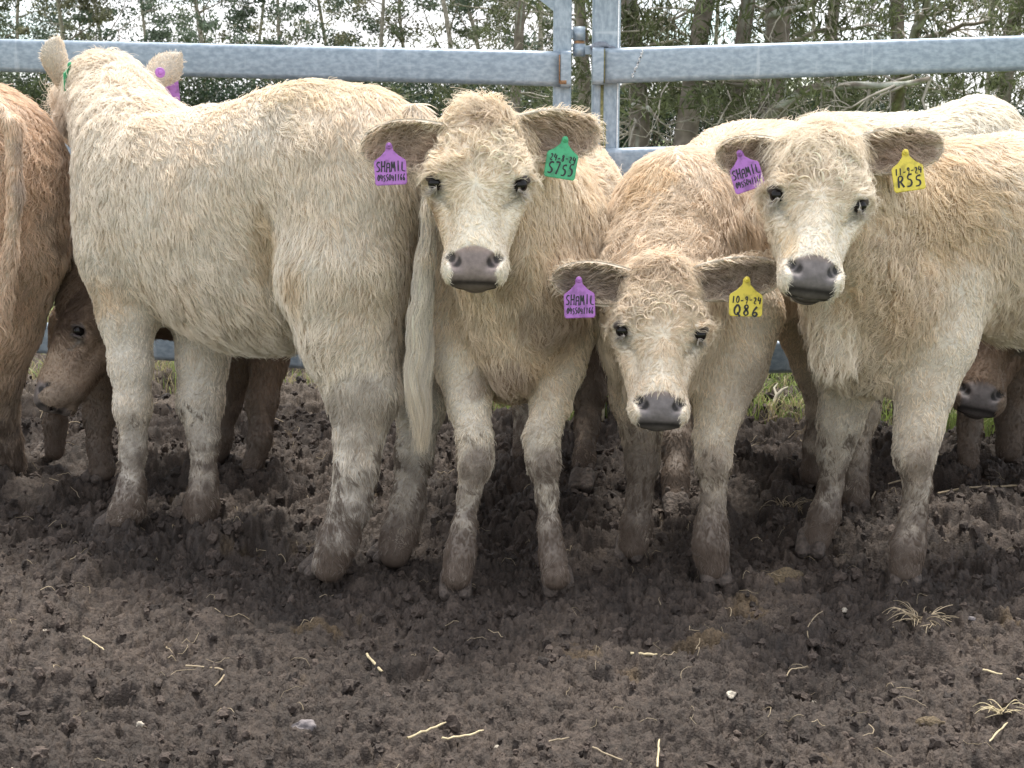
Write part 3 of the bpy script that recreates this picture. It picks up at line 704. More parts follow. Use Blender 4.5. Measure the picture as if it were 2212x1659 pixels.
    ear_tag(r, at(149, 138, 3.600), 'green', None, 'green tag edge-on inside the upright ear', yaw=72, wd_=.05, hgt=.070)
    return r

def front_ears(h, left, right, hw=.052, inner=np.array([.46, .37, .30]), **kw):
    """left/right: (tip px, py, Y, up vector)"""
    o = []
    for sx, t in ((-1, left), (1, right)):
        b = h.w(sx * .070, .050, -.085)
        o.append(dict(base=b, tip=at(*t[:3]), up=t[3], fwd=t[4] if len(t) > 4 else (sx * .15, -1, -.25), halfw=hw, inner=inner, **kw))
    return o
# ------------------------------------------------------------------ the middle calf with the green tag
def build_D():
    dn = np.array([0, 0, -1.]); fwd = np.array([-.1, -1, 0]); A = axes_from(at(1120, 520, 3.1) - at(1200, 480, 4.0))
    bk = np.array([.1, 1, -.3])
    B = [ell(at(1125, 505, 3.16), (.178, .24, .265), A, k=.08, L=.036, flow=dn + bk * .2, tan=.45),
         ell(at(1165, 490, 3.60), (.235, .38, .265), A, k=.08, L=.036, flow=bk, tan=.3),
         ell(at(1195, 440, 4.00), (.20, .20, .21), A, k=.08, L=.036, flow=bk, tan=.3),
         ell(at(1108, 700, 3.00), (.150, .14, .17), A, k=.07, L=.036, flow=dn, tan=1.1, curl=.5),
         ell(at(1010, 640, 3.06), (.085, .12, .19), A, k=.06, L=.034, flow=dn, tan=.45)]
    B += [cap(at(1045, 345, 2.82), at(1140, 500, 3.05), .110, .165, k=.07, L=.036, flow=dn + np.array([.25, 0, 0]), tan=.5, curl=.6),
          cap(at(1050, 470, 2.80), at(1130, 640, 2.93), .085, .14, k=.06, L=.036, flow=dn, tan=.95, curl=.7),
          cap(at(1055, 600, 2.86), at(1105, 800, 2.86), .040, .048, k=.05, L=.034, flow=dn, tan=1.2, curl=.5)]
    B += chain([(1010, 700, 3.0, 85), (1003, 790, 2.95, 66), (1012, 870, 2.9, 48), (1026, 945, 2.85, 38), (1027, 1000, 2.83, 38), (1012, 1070, 2.82, 25), (1003, 1140, 2.80, 27), (994, 1195, 2.79, 33), (987, 1245, 2.77, 37)], L=.017, flow=dn, tan=.25)
    B += chain([(1215, 700, 3.0, 85), (1205, 790, 2.95, 60), (1190, 870, 2.9, 44), (1170, 945, 2.85, 38), (1174, 1000, 2.83, 35), (1182, 1070, 2.82, 23), (1186, 1140, 2.80, 25), (1193, 1195, 2.79, 30), (1200, 1245, 2.77, 37)], L=.017, flow=dn, tan=.25)
    B += chain([(1120, 620, 3.95, 90), (1130, 780, 4.0, 50), (1135, 880, 3.98, 30), (1130, 985, 3.92, 30)], L=.018, flow=dn)
    B += chain([(1260, 620, 3.95, 90), (1180, 780, 4.0, 50), (1185, 880, 3.98, 30), (1178, 985, 3.92, 30)], L=.018, flow=dn)
    hd = Head(at(1036, 222, 2.72), at(1022, 618, 2.58), np.array([-.02, -1, .12])); hd.nose = (.215, .172, .162); hd.curls = 130; hd.top = -.026
    kn = (.24, .185, .15)
    sp = [(at(1028, 1012, 2.78), (.044, .1, .055), kn, .75), (at(1185, 1018, 2.78), (.042, .1, .055), kn, .75), (at(1080, 830, 2.8), (.1, .2, .06), (.40, .31, .24), .75), (at(1180, 680, 2.9), (.10, .2, .09), (.36, .27, .20), .7), (at(1110, 610, 2.85), (.05, .2, .06), (.45, .34, .24), .6),
          (at(990, 1190, 2.8), (.06, .1, .09), (.30, .235, .20), .7), (at(1195, 1200, 2.8), (.06, .1, .09), (.30, .235, .20), .7)]
    hs = [(hd.w(0, .03, -.02), .04, (.45, .33, .24), .5), (hd.w(.085, .20, -.06), (.02, .03, .04), (.40, .26, .14), .7)]
    ears = front_ears(hd, (786, 318, 2.80, (0, 0, 1)), (1287, 285, 2.84, (0.1, 0, 1)), hw=.062)
    hv = [(g2(985, 1278), (0, -1)), (g2(1203, 1272), (.1, -1)), (g2(1128, 1000), (0, -1)), (g2(1178, 1000), (0, -1))]
    r = calf('cream calf in the middle facing the camera with a green tag and a purple tag', at(1100, 1280, 2.9), B, (CREAM * np.array([1, .985, .95]), TAN), 200, hd, ears=ears, spots=sp, headspots=hs, hooves=hv, tone=.24, mud=.37)
    ear_tag(r, at(840, 314, 2.728), 'purple', SHAM, 'purple tag lettered SHAMIL over 0455041166', roll=3, yaw=4, hgt=.078, tilt=-9)
    ear_tag(r, at(1221, 300, 2.772), 'green', [('24-8-24', -.025, .028, -.046, .0130, .0022), ('S755', -.027, .027, -.073, .024, .0032)], 'green tag lettered 24-8-24 over S755', roll=-9, hgt=.080, tilt=-9)
    return r
# ------------------------------------------------------------------ head-down calf
def build_F():
    dn = np.array([0, 0, -1.]); A = axes_from(at(1440, 560, 3.1) - at(1800, 460, 3.85)); bk = unit(np.array([.5, .85, -.3]))
    B = [ell(at(1478, 535, 3.14), (.165, .20, .225), A, k=.08, L=.040, flow=bk * .6 + dn, tan=.65, curl=.6),
         ell(at(1590, 500, 3.35), (.18, .24, .245), A, k=.08, L=.040, flow=bk + dn * .6, tan=.35),
         ell(at(1660, 474, 3.48), (.205, .36, .245), A, k=.08, L=.042, flow=bk + dn * .6, tan=.28),
         ell(at(1780, 408, 3.82), (.18, .20, .20), A, k=.08, L=.042, flow=bk, tan=.15),
         ell(at(1450, 700, 3.02), (.155, .16, .16), A, k=.07, L=.038, flow=dn, tan=.5)]
    B += [cap(at(1470, 482, 3.08), at(1432, 650, 2.86), .135, .100, k=.07, L=.040, flow=dn + np.array([-.2, -.4, 0]), tan=.9, curl=.85),
          cap(at(1400, 620, 3.0), at(1420, 800, 2.95), .12, .08, k=.06, L=.035, flow=dn, tan=.5)]
    B += chain([(1385, 760, 3.05, 80), (1378, 860, 3.05, 62), (1385, 940, 3.05, 42), (1388, 1000, 3.05, 36), (1382, 1070, 3.05, 29), (1375, 1130, 3.05, 33), (1368, 1180, 3.04, 38)], L=.017, flow=dn, tan=.35)
    B += chain([(1590, 680, 3.05, 105), (1575, 790, 2.99, 78), (1555, 880, 2.94, 56), (1540, 950, 2.92, 43), (1541, 1000, 2.90, 38), (1542, 1065, 2.90, 27), (1537, 1130, 2.89, 33), (1534, 1180, 2.88, 38), (1540, 1225, 2.87, 38)], L=.017, flow=dn, tan=.3)
    B += chain([(1740, 640, 3.75, 100), (1765, 790, 3.76, 55), (1770, 890, 3.74, 30), (1760, 960, 3.72, 27), (1752, 1025, 3.70, 31)], L=.018, flow=dn)
    B += chain([(1820, 640, 3.6, 110), (1870, 790, 3.55, 60), (1862, 890, 3.52, 38), (1848, 980, 3.48, 32), (1845, 1080, 3.45, 36)], L=.018, flow=dn)
    hd = Head(at(1436, 560, 2.74), at(1426, 925, 2.60), np.array([-.02, -1, .02])); hd.curls = 300
    sp = [(at(1390, 360, 3.0), .09, (.68, .50, .30), .6), (at(1640, 850, 2.95), .10, (.36, .29, .24), .5), (at(1385, 1020, 3.0), (.06, .2, .16), (.26, .21, .18), .75), (at(1540, 1000, 2.86), (.04, .1, .05), (.36, .28, .22), .6), (at(1540, 1190, 2.85), (.07, .1, .08), (.26, .2, .175), .7)]
    ears = front_ears(hd, (1192, 600, 2.80, (0, .1, 1)), (1688, 588, 2.80, (0, .1, 1)), hw=.051, inner=(.32, .26, .215))
    hs = [(hd.w(0, .03, -.02), .05, (.50, .36, .24), .5)]
    hv = [(g2(1362, 1200), (-.2, -1)), (g2(1542, 1252), (0, -1)), (g2(1752, 1045), (0, -1)), (g2(1846, 1105), (0, -1))]
    r = calf('curly tan and cream calf facing us with its head held low, yellow tag Q86', at(1500, 1230, 3.0), B, (CREAM * np.array([.97, .93, .88]), TAN * np.array([1, 1.02, 1.1])), 300, hd, ears=ears, spots=sp, headspots=hs, hooves=hv, tone=.34, mud=.34)
    ear_tag(r, at(1250, 603, 2.742), 'purple', SHAM, 'purple tag lettered SHAMIL over 0455041166', roll=1, yaw=6, hgt=.078, tilt=-9, wd_=.060)
    ear_tag(r, at(1613, 603, 2.742), 'yellow', [('10-9-24', -.028, .029, -.046, .0130, .0022), ('Q86', -.025, .026, -.070, .021, .0034)], 'dirty yellow tag lettered 10-9-24 over Q86', roll=-2, yaw=0, hgt=.075, tilt=-9, wd_=.064)
    return r
# ------------------------------------------------------------------ right hand calf with yellow tag
def build_G():
    dn = np.array([0, 0, -1.]); A = axes_from(at(1950, 520, 3.0) - at(2560, 500, 3.45)); bk = unit(np.array([.8, .5, -.2]))
    B = [ell(at(1985, 545, 3.08), (.175, .19, .240), A, k=.08, L=.036, flow=bk * .4 + dn, tan=.85, curl=.6),
         ell(at(2290, 522, 3.25), (.220, .42, .248), A, k=.08, L=.040, flow=bk * .6 + dn, tan=.22),
         ell(at(2560, 470, 3.45), (.20, .20, .22), A, k=.08, L=.040, flow=bk + dn, tan=.2),
         ell(at(2130, 478, 3.12), (.185, .22, .185), A, k=.08, L=.040, flow=bk * .6 + dn, tan=.25),
         ell(at(1880, 700, 3.00), (.135, .13, .165), A, k=.07, L=.036, flow=dn, tan=.2, curl=.4)]
    B += [cap(at(1790, 370, 2.84), at(1925, 500, 3.04), .095, .155, k=.07, L=.038, flow=dn + bk * .3, tan=.5, curl=.9),
          cap(at(1800, 500, 2.82), at(1890, 640, 2.95), .085, .145, k=.06, L=.036, flow=dn, tan=.75, curl=.8),
          cap(at(1790, 620, 2.86), at(1800, 770, 2.86), .040, .040, k=.05, L=.040, flow=dn, tan=.1, curl=.4)]
    B += chain([(2020, 620, 3.0, 125), (2010, 740, 2.95, 92), (1998, 840, 2.92, 66), (1985, 920, 2.90, 53), (1975, 980, 2.88, 46), (1982, 1050, 2.88, 30), (1972, 1120, 2.88, 32), (1960, 1180, 2.87, 37), (1955, 1232, 2.86, 40)], L=.017, flow=dn, tan=.12)
    B += chain([(1850, 740, 3.12, 90), (1832, 830, 3.12, 66), (1815, 910, 3.12, 50), (1802, 975, 3.12, 38), (1795, 1050, 3.12, 27), (1782, 1110, 3.11, 33), (1762, 1165, 3.10, 38)], L=.017, flow=dn, tan=.15)
    B += chain([(2500, 620, 3.4, 130), (2560, 860, 3.4, 60), (2540, 1000, 3.38, 40), (2520, 1140, 3.36, 40)], L=.018, flow=dn)
    B += chain([(2640, 620, 3.6, 130), (2700, 860, 3.6, 60), (2680, 1000, 3.58, 40), (2660, 1080, 3.56, 40)], L=.018, flow=dn)
    hd = Head(at(1788, 268, 2.72), at(1757, 632, 2.55), np.array([-.06, -1, .16])); hd.curls = 220
    sp = [(at(2050, 450, 2.9), (.16, .2, .14), (.70, .54, .34), .5), (at(1985, 1000, 2.85), (.045, .1, .055), (.38, .30, .24), .65), (at(1950, 1200, 2.85), (.06, .1, .07), (.27, .21, .18), .7), (at(1790, 1010, 3.05), .02, (.2, .13, .09), .8), (at(1765, 1150, 3.05), (.07, .1, .07), (.27, .21, .18), .7)]
    ears = front_ears(hd, (1546, 332, 2.80, (0.05, 0, 1)), (2022, 312, 2.82, (.1, 0, 1)), hw=.054, inner=(.42, .335, .275))
    hs = [(hd.w(.05, .25, -.03), (.02, .05, .04), (.72, .52, .26), .4)]
    hv = [(g2(1952, 1255), (-.2, -1)), (g2(1752, 1190), (-.3, -1)), (g2(2520, 1150), (-1, 0)), (g2(2655, 1090), (-1, 0))]
    r = calf('cream calf at the right facing the camera with head up, yellow tag R55', at(2000, 1240, 3.0), B, (CREAM * np.array([1.02, 1.01, .99]), TAN), 400, hd, ears=ears, spots=sp, headspots=hs, hooves=hv, tone=.12, mud=.36)
    ear_tag(r, at(1598, 330, 2.745), 'purple', SHAM, 'purple tag lettered SHAMIL over 0455041166, turned away', roll=20, yaw=-22, hgt=.078, tilt=-9, wd_=.058)
    ear_tag(r, at(1955, 328, 2.745), 'yellow', [('11-9-24', -.027, .028, -.045, .0130, .0022), ('R55', -.025, .026, -.070, .023, .0032)], 'yellow tag lettered 11-9-24 over R55', roll=8, yaw=0, hgt=.078, tilt=-9, wd_=.060)
    return r
# ------------------------------------------------------------------ animals behind
BROWN = np.array([.28, .20, .145]); BROWN2 = np.array([.13, .09, .07]); RUST = np.array([.74, .59, .46])
dn = np.array([0, 0, -1.])
def build_A():
    A = axes_from(np.array([-.55, .8, 0])); bk = np.array([.55, -.8, -.5])
    B = [ell(at(-25, 420, 3.60), (.215, .22, .285), A, k=.08, L=.040, flow=dn + bk * .3, tan=.35, curl=.7),
         ell(at(-220, 440, 3.95), (.24, .40, .27), A, k=.08, L=.036, flow=dn, tan=.4),
         ell(at(-470, 400, 4.3), (.19, .2, .25), A, k=.08), cap(at(-520, 340, 4.4), at(-620, 250, 4.6), .15, .09, k=.07)]
    B += chain([(10, 540, 3.58, 135), (0, 700, 3.62, 85), (-12, 800, 3.68, 60), (-5, 890, 3.74, 40), (15, 950, 3.78, 28), (22, 1000, 3.80, 32)], L=.03, flow=dn, tan=.3)
    B += chain([(-200, 540, 3.55, 130), (-210, 720, 3.55, 85), (-215, 880, 3.6, 45), (-210, 990, 3.65, 32), (-208, 1040, 3.66, 34)], L=.025, flow=dn)
    B += chain([(-420, 640, 4.2, 80), (-420, 900, 4.2, 35), (-420, 960, 4.2, 32)], L=.02, flow=dn) + chain([(-500, 640, 4.4, 80), (-500, 900, 4.4, 35), (-500, 930, 4.4, 32)], L=.02, flow=dn)
    B += chain([(-30, 215, 3.42, 26), (28, 270, 3.37, 18), (34, 420, 3.35, 16), (20, 560, 3.36, 14), (-5, 700, 3.38, 24)], k=.02, L=.03, flow=dn, tan=.1, curl=.3)
    hd = Head(at(-640, 160, 4.65), at(-760, 260, 4.95), np.array([-.5, .8, .5]))
    calf('rust tan calf at the left edge of the picture, shown by its rump', at(-30, 1020, 3.8), B, (RUST * 1.1, RUST * np.array([.85, .75, .65])), 500, hd, eyes=False, hres=.008,
         ears=[dict(base=hd.w(s * .07, .05, -.08), tip=hd.w(s * .2, .03, -.1), up=hd.vec(0, -1, 0), fwd=hd.vec(0, 0, 1), halfw=.045) for s in (-1, 1)],
         hooves=[(g2(22, 1020), (-.5, .3)), (g2(-208, 1060), (-.5, .3)), (g2(-420, 965), (-1, 1)), (g2(-500, 940), (-1, 1))],
         spots=[(at(112, 530, 3.4), (.045, .2, .07), (.20, .13, .08), .8), (at(45, 500, 3.3), (.03, .2, .3), (.36, .30, .27), .6)], res=.012, dens=55000, rad=.0006, mud=.36)
def build_B():
    A = axes_from(np.array([-.9, -.1, 0])); fl = np.array([.8, 0, -.5])
    B = [ell(at(290, 540, 3.86), (.17, .19, .23), A, k=.08, L=.03, flow=fl), ell(at(440, 560, 3.90), (.20, .27, .235), A, k=.08, L=.03, flow=fl),
         ell(at(560, 520, 3.96), (.18, .17, .21), A, k=.08, L=.03, flow=fl),
         cap(at(270, 480, 3.8), at(196, 650, 3.66), .14, .085, k=.06, L=.035, flow=(.3, -.2, -1), curl=.8)]
    B += chain([(230, 700, 3.9, 75), (212, 830, 3.84, 42), (215, 900, 3.82, 35), (212, 960, 3.80, 26), (222, 1015, 3.78, 33)], L=.015, flow=dn)
    B += chain([(160, 700, 4.0, 60), (128, 850, 4.0, 32), (120, 920, 4.0, 27), (118, 975, 3.98, 28)], L=.015, flow=dn)
    B += chain([(600, 600, 3.92, 85), (582, 780, 3.9, 42), (565, 870, 3.86, 35), (562, 950, 3.80, 27), (545, 1010, 3.78, 31)], L=.018, flow=dn)
    B += chain([(540, 640, 4.02, 85), (522, 790, 4.0, 46), (492, 880, 3.97, 30), (478, 950, 3.95, 26), (470, 985, 3.94, 28)], L=.018, flow=dn)
    hd = Head(at(172, 600, 3.62), at(62, 880, 3.46), np.array([-.86, -.50, -.1])); hd.nose = (.17, .14, .13)
    ears = [dict(base=hd.w(s * .07, .05, -.085), tip=hd.w(s * .19, .02, -.13), up=hd.vec(0, -1, 0), fwd=hd.vec(0, .3, 1), halfw=.045, inner=BROWN2) for s in (-1, 1)]
    calf('brown calf with lowered head looking out between the two calves at the left', at(300, 1020, 3.85), B, (BROWN, BROWN2), 600, hd, ears=ears, tone=.15,
         headspots=[(hd.w(0, .10, 0), (.10, .1, .10), (.11, .075, .06), .7), (hd.w(0, .28, 0), .10, (.45, .34, .25), .7), (hd.w(.10, .18, -.12), .08, (.40, .22, .10), .6)],
         hooves=[(g2(222, 1035), (-.5, -1)), (g2(108, 990), (-.5, -1)), (g2(535, 1032), (-1, -.2)), (g2(465, 1000), (-1, -.2))], res=.011, dens=55000, rad=.0006, mud=.3)
def build_E():
    A = axes_from(np.array([-.35, -.9, 0])); fl = np.array([.2, .8, -.6])
    B = [ell(at(1222, 470, 4.22), (.17, .22, .235), A, k=.08, L=.034, flow=(.2, 0, -1), tan=.6), ell(at(1235, 490, 4.50), (.19, .3, .235), A, k=.08, L=.034, flow=fl, tan=.4),
         cap(at(1240, 520, 4.1), at(1192, 620, 3.95), .11, .085, k=.06, L=.03, flow=(0, -.3, -1), tan=.5)]
    B += chain([(1270, 680, 4.1, 70), (1272, 850, 3.95, 38), (1268, 920, 3.9, 30), (1262, 990, 3.82, 27), (1258, 1035, 3.78, 30)], L=.016, flow=dn)
    B += chain([(1420, 720, 3.9, 70), (1455, 880, 3.7, 44), (1462, 960, 3.6, 36), (1460, 1030, 3.52, 32), (1460, 1085, 3.48, 36)], L=.016, flow=dn)
    B += chain([(1330, 620, 4.7, 70), (1330, 850, 4.7, 30), (1330, 890, 4.7, 28)], L=.016, flow=dn) + chain([(1430, 620, 4.6, 70), (1435, 850, 4.6, 30), (1435, 900, 4.6, 28)], L=.016, flow=dn)
    hd = Head(at(1190, 560, 3.9), at(1120, 760, 3.82), np.array([-.45, -.8, .1]), .85)
    ears = [dict(base=hd.w(s * .07, .05, -.085), tip=hd.w(s * .16, .04, -.13), up=hd.vec(0, -1, 0), fwd=hd.vec(0, .3, 1), halfw=.04, inner=BROWN2) for s in (-1, 1)]
    calf('tan brown calf mostly hidden behind and between the two middle calves', at(1290, 1030, 4.1), B, (RUST * 1.25, RUST * .9), 700, hd, ears=ears, tone=.9,
         spots=[(at(1290, 780, 3.9), (.12, .3, .22), (.10, .07, .06), .85), (at(1460, 980, 3.6), (.1, .3, .25), (.15, .12, .10), .85)], hooves=[(g2(1258, 1052), (-.2, -1)), (g2(1460, 1108), (0, -1)), (g2(1330, 905), (0, -1)), (g2(1435, 915), (0, -1))], res=.012, dens=50000, rad=.0006, mud=.42)
def build_H():
    A = axes_from(np.array([-1, .05, 0])); fl = np.array([.8, 0, -.5])
    B = [ell(at(1790, 436, 4.08), (.19, .22, .25), A, k=.08, L=.036, flow=fl, tan=.0), ell(at(1950, 432, 4.08), (.215, .36, .25), A, k=.08, L=.038, flow=fl, tan=.02),
         ell(at(2105, 374, 4.08), (.18, .16, .225), A, k=.08, L=.038, flow=fl + dn, tan=.04), cap(at(1760, 400, 4.08), at(1640, 440, 4.12), .14, .09, k=.06, L=.035, flow=(.3, 0, -1))]
    for px, Y in ((1955, 4.0), (1975, 4.2), (2222, 4.0), (2232, 4.2)):
        B += chain([(px if px > 2100 else 1850, 600, Y, 75), (px, 820, Y, 36), (px, 900, Y, 28), (px, 960, Y, 28)], L=.016, flow=dn)
    hd = Head(at(1600, 400, 4.15), at(1540, 640, 4.1), np.array([-.6, -.8, .1]))
    ears = [dict(base=hd.w(s * .07, .05, -.085), tip=hd.w(s * .16, .04, -.13), up=hd.vec(0, -1, 0), fwd=hd.vec(0, .3, 1), halfw=.04) for s in (-1, 1)]
    calf('almost white calf behind the right hand calves, only its back showing', at(1980, 980, 4.08), B, (np.array([.88, .84, .74]), TAN), 800, hd, ears=ears, tone=0, hooves=[(gp(px, 975 if Y < 4.1 else 950), (-1, 0)) for px, Y in ((1955, 4.0), (1975, 4.2), (2222, 4.0), (2232, 4.2))], res=.013, dens=55000, rad=.0007, mud=.3, eyes=False, hres=.008)
def build_I():
    A = axes_from(np.array([-.6, -.8, 0])); fl = np.array([.5, .5, -.6])
    B = [ell(at(2200, 560, 3.98), (.16, .2, .22), A, k=.08, L=.03, flow=fl), ell(at(2330, 560, 4.2), (.19, .3, .22), A, k=.08, L=.03, flow=fl),
         cap(at(2200, 540, 3.95), at(2150, 640, 3.78), .12, .085, k=.05, L=.03, flow=(0, -.3, -1))]
    B += chain([(2130, 700, 3.9, 60), (2098, 850, 3.86, 34), (2095, 920, 3.84, 29), (2090, 1000, 3.8, 31)], L=.016, flow=dn)
    B += chain([(2200, 700, 4.0, 60), (2185, 830, 4.0, 36), (2183, 900, 4.0, 33), (2180, 975, 3.98, 33)], L=.016, flow=dn)
    B += chain([(2420, 700, 4.4, 60), (2420, 850, 4.4, 34), (2420, 920, 4.4, 29)], L=.016, flow=dn) + chain([(2500, 700, 4.3, 60), (2500, 850, 4.3, 34), (2500, 935, 4.3, 29)], L=.016, flow=dn)
    hd = Head(at(2165, 590, 3.78), at(2112, 890, 3.60), np.array([-.25, -.9, .05]))
    ears = [dict(base=hd.w(s * .07, .05, -.085), tip=hd.w(s * .14, .04, -.15), up=hd.vec(0, -1, 0), fwd=hd.vec(0, .3, 1), halfw=.04, inner=BROWN2) for s in (-1, 1)]
    calf('brown calf whose dark muzzle shows below the belly of the right hand calf', at(2200, 1000, 4.0), B, (BROWN * 1.1, BROWN2), 900, hd, ears=ears, tone=.2, headspots=[(hd.w(0, .33, 0), .06, (.10, .07, .06), .7)],
         hooves=[(g2(2088, 1020), (0, -1)), (g2(2178, 995), (0, -1)), (g2(2420, 925), (0, -1)), (g2(2500, 940), (0, -1))], res=.012, dens=50000, rad=.0006, mud=.34)
import time
_t = time.time()
for f_ in (build_C, build_D, build_F, build_G, build_A, build_B, build_E, build_H, build_I): f_()
print('animals', round(time.time() - _t, 1), 's, strands', NSTR)

# ================================================================== fence
def galv(vert=False):
    m, nt, b = mat('galvanised_steel'); b.inputs['Metallic'].default_value = .35; b.inputs['Roughness'].default_value = .48
    tcn = N(nt, 'ShaderNodeTexCoord')
    def nz(sc_, det, mapscale):
        mp = N(nt, 'ShaderNodeMapping'); mp.inputs['Scale'].default_value = mapscale[::-1] if vert else mapscale; n = N(nt, 'ShaderNodeTexNoise', Scale=sc_, Detail=det)
        nt.links.new(tcn.outputs['Object'], mp.inputs['Vector']); nt.links.new(mp.outputs['Vector'], n.inputs['Vector']); return n
    n1 = nz(60, 6.0, (.75, 1, 1.3)); n2 = nz(9, 4.0, (2.6, 1, .25)); n3 = nz(130, 2.0, (.12, 1, 2.5))
    r1 = N(nt, 'ShaderNodeValToRGB'); e = r1.color_ramp.elements; e[0].position = .36; e[0].color = (.23, .29, .35, 1); e[1].position = .66; e[1].color = (.35, .42, .49, 1)
    nt.links.new(n1.outputs['Fac'], r1.inputs['Fac'])
    r2 = N(nt, 'ShaderNodeValToRGB'); e = r2.color_ramp.elements; e[0].position = .64; e[0].color = (0, 0, 0, 1); e[1].position = .72; e[1].color = (.5, .5, .5, 1)
    nt.links.new(n2.outputs['Fac'], r2.inputs['Fac'])
    m1 = N(nt, 'ShaderNodeMix', data_type='RGBA'); m1.inputs['B'].default_value = (.52, .58, .64, 1)
    nt.links.new(r2.outputs['Color'], m1.inputs['Factor']); nt.links.new(r1.outputs['Color'], m1.inputs['A'])
    r3 = N(nt, 'ShaderNodeValToRGB'); e = r3.color_ramp.elements; e[0].position = .60; e[0].color = (0, 0, 0, 1); e[1].position = .70; e[1].color = (.28, .28, .28, 1)
    nt.links.new(n3.outputs['Fac'], r3.inputs['Fac'])
    m2 = N(nt, 'ShaderNodeMix', data_type='RGBA'); m2.inputs['B'].default_value = (.22, .26, .31, 1)
    nt.links.new(r3.outputs['Color'], m2.inputs['Factor']); nt.links.new(m1.outputs['Result'], m2.inputs['A'])
    nt.links.new(m2.outputs['Result'], b.inputs['Base Color'])
    bp = N(nt, 'ShaderNodeBump', Strength=.25, Distance=.002); nt.links.new(n1.outputs['Fac'], bp.inputs['Height']); nt.links.new(bp.outputs['Normal'], b.inputs['Normal'])
    return m
M_steel = galv(); M_steel_v = galv(True)
M_rust = simple('rusty_weld', (.30, .17, .09), .85, .5, 90, .5)
M_white = simple('white_scrape', (.75, .78, .80), .7, .2, 200)
M_moss = simple('green_grime', (.20, .19, .08), .9, .5, 80)

def beam(a, b, w, d, name, parent, rr=.016, material=None, capend=True):
    """rounded rectangular tube from a to b: w across (vertical for rails), d along the view"""
    a = np.asarray(a, float); b = np.asarray(b, float); ax = unit(b - a)
    ref = np.array([0, 1., 0]); dd = unit(ref - ax * np.dot(ref, ax)); ww = np.cross(ax, dd)
    rr = min(rr, d / 2 * .95, w / 2 * .95); pr = []
    for cx, cy, a0 in ((w / 2 - rr, d / 2 - rr, 0), (-w / 2 + rr, d / 2 - rr, 90), (-w / 2 + rr, -d / 2 + rr, 180), (w / 2 - rr, -d / 2 + rr, 270)):
        for k in range(7):
            t = R(a0 + 15 * k); pr.append((cx + rr * math.cos(t), cy + rr * math.sin(t)))
    pr = np.array(pr); n = len(pr); mid = 24
    V = []; 
    for i in range(mid + 1):
        c = a + (b - a) * i / mid; V.append(c + pr[:, :1] * ww + pr[:, 1:] * dd)
    V = np.concatenate(V); F = []; k = np.arange(n); j = (k + 1) % n
    for i in range(mid): F.append(np.stack([i * n + k, i * n + j, (i + 1) * n + j, (i + 1) * n + k], 1))
    nv = len(V); V = np.concatenate([V, [a], [b]])
    T = np.concatenate([np.stack([j, k, np.full(n, nv)], 1), np.stack([mid * n + k, mid * n + j, np.full(n, nv + 1)], 1)])
    return mesh_np(name, V, [np.concatenate(F), T], material or M_steel, parent)
def wp(px, py, Y): return at(px, py, Y)
YF = 4.70
RH = rp(72, YF)
gate = empty('yard_gate', (wp(1214, 900, YF)[0], YF, 0)); tag(gate, 'galvanised steel yard gate with long rails left of the tall square post', 'gate')
gx = wp(1214, 200, YF)[0]
zt, zb = wp(1214, -200, YF)[2], .10
beam((gx, YF, zt), (gx, YF, zb), rp(38, YF), .045, 'gate_post', gate, .006, M_steel_v)
for i, py in enumerate((-62, 151, 364, 577, 790)):
    z0 = wp(1230, py, YF)[2]; dz = wp(0, 121, 5.02)[2] - wp(1230, 151, YF)[2]
    xr = wp(1233, py, YF)[0]; a = np.array([xr - .006, YF - .042, z0])
    dirx = wp(0, 121, 5.02)[0] - xr; b = a + np.array([dirx, .32, dz]) * 1.75
    beam(a, b, RH, .040, 'rail', gate, .018)
    s = mesh_np  # end cap weld
    beam(a + [.004, 0, 0], a + [-.030, 0, 0], RH + .005, .046, 'end_cap', gate, .014)
    if i == 1:
        mb = MB(); p = a + np.array([-.034, -.024, -RH * .48]); mb.box(p + [.0, 0, RH * .48], (.004, .004, RH * .8)); mb.box(p + [.012, 0, .012], (.022, .004, .012)); mb.build('rust_stain', M_rust, gate)
mb = MB()
V = np.array([wp(1166, 0, YF - .02), wp(1200, 27, YF - .02), wp(1200, -160, YF - .02), wp(1090, -70, YF - .02)]); V2 = V + [0, .008, 0]
mb.add(np.concatenate([V, V2]), [[0, 1, 2, 3], [7, 6, 5, 4], [0, 4, 5, 1], [1, 5, 6, 2], [2, 6, 7, 3], [3, 7, 4, 0]]); mb.build('gusset_plate', M_steel, gate, smooth=False)
panel = empty('steel_fence', (wp(1308, 900, YF)[0], YF, 0)); tag(panel, 'galvanised steel yard panel with tall square post and rails rising to the right', 'fence')
px_ = wp(1308, 200, YF + .02)[0]
beam((px_, YF + .02, zt), (px_, YF + .02, -.05), rp(58, YF), .075, 'post', panel, .010, M_steel_v)
mb = MB()
mb.box((px_ + rp(24, YF), YF - .020, (zt + .1) / 2), (.004, .004, zt - .2)); mb.build('weld_seam', M_white, panel)
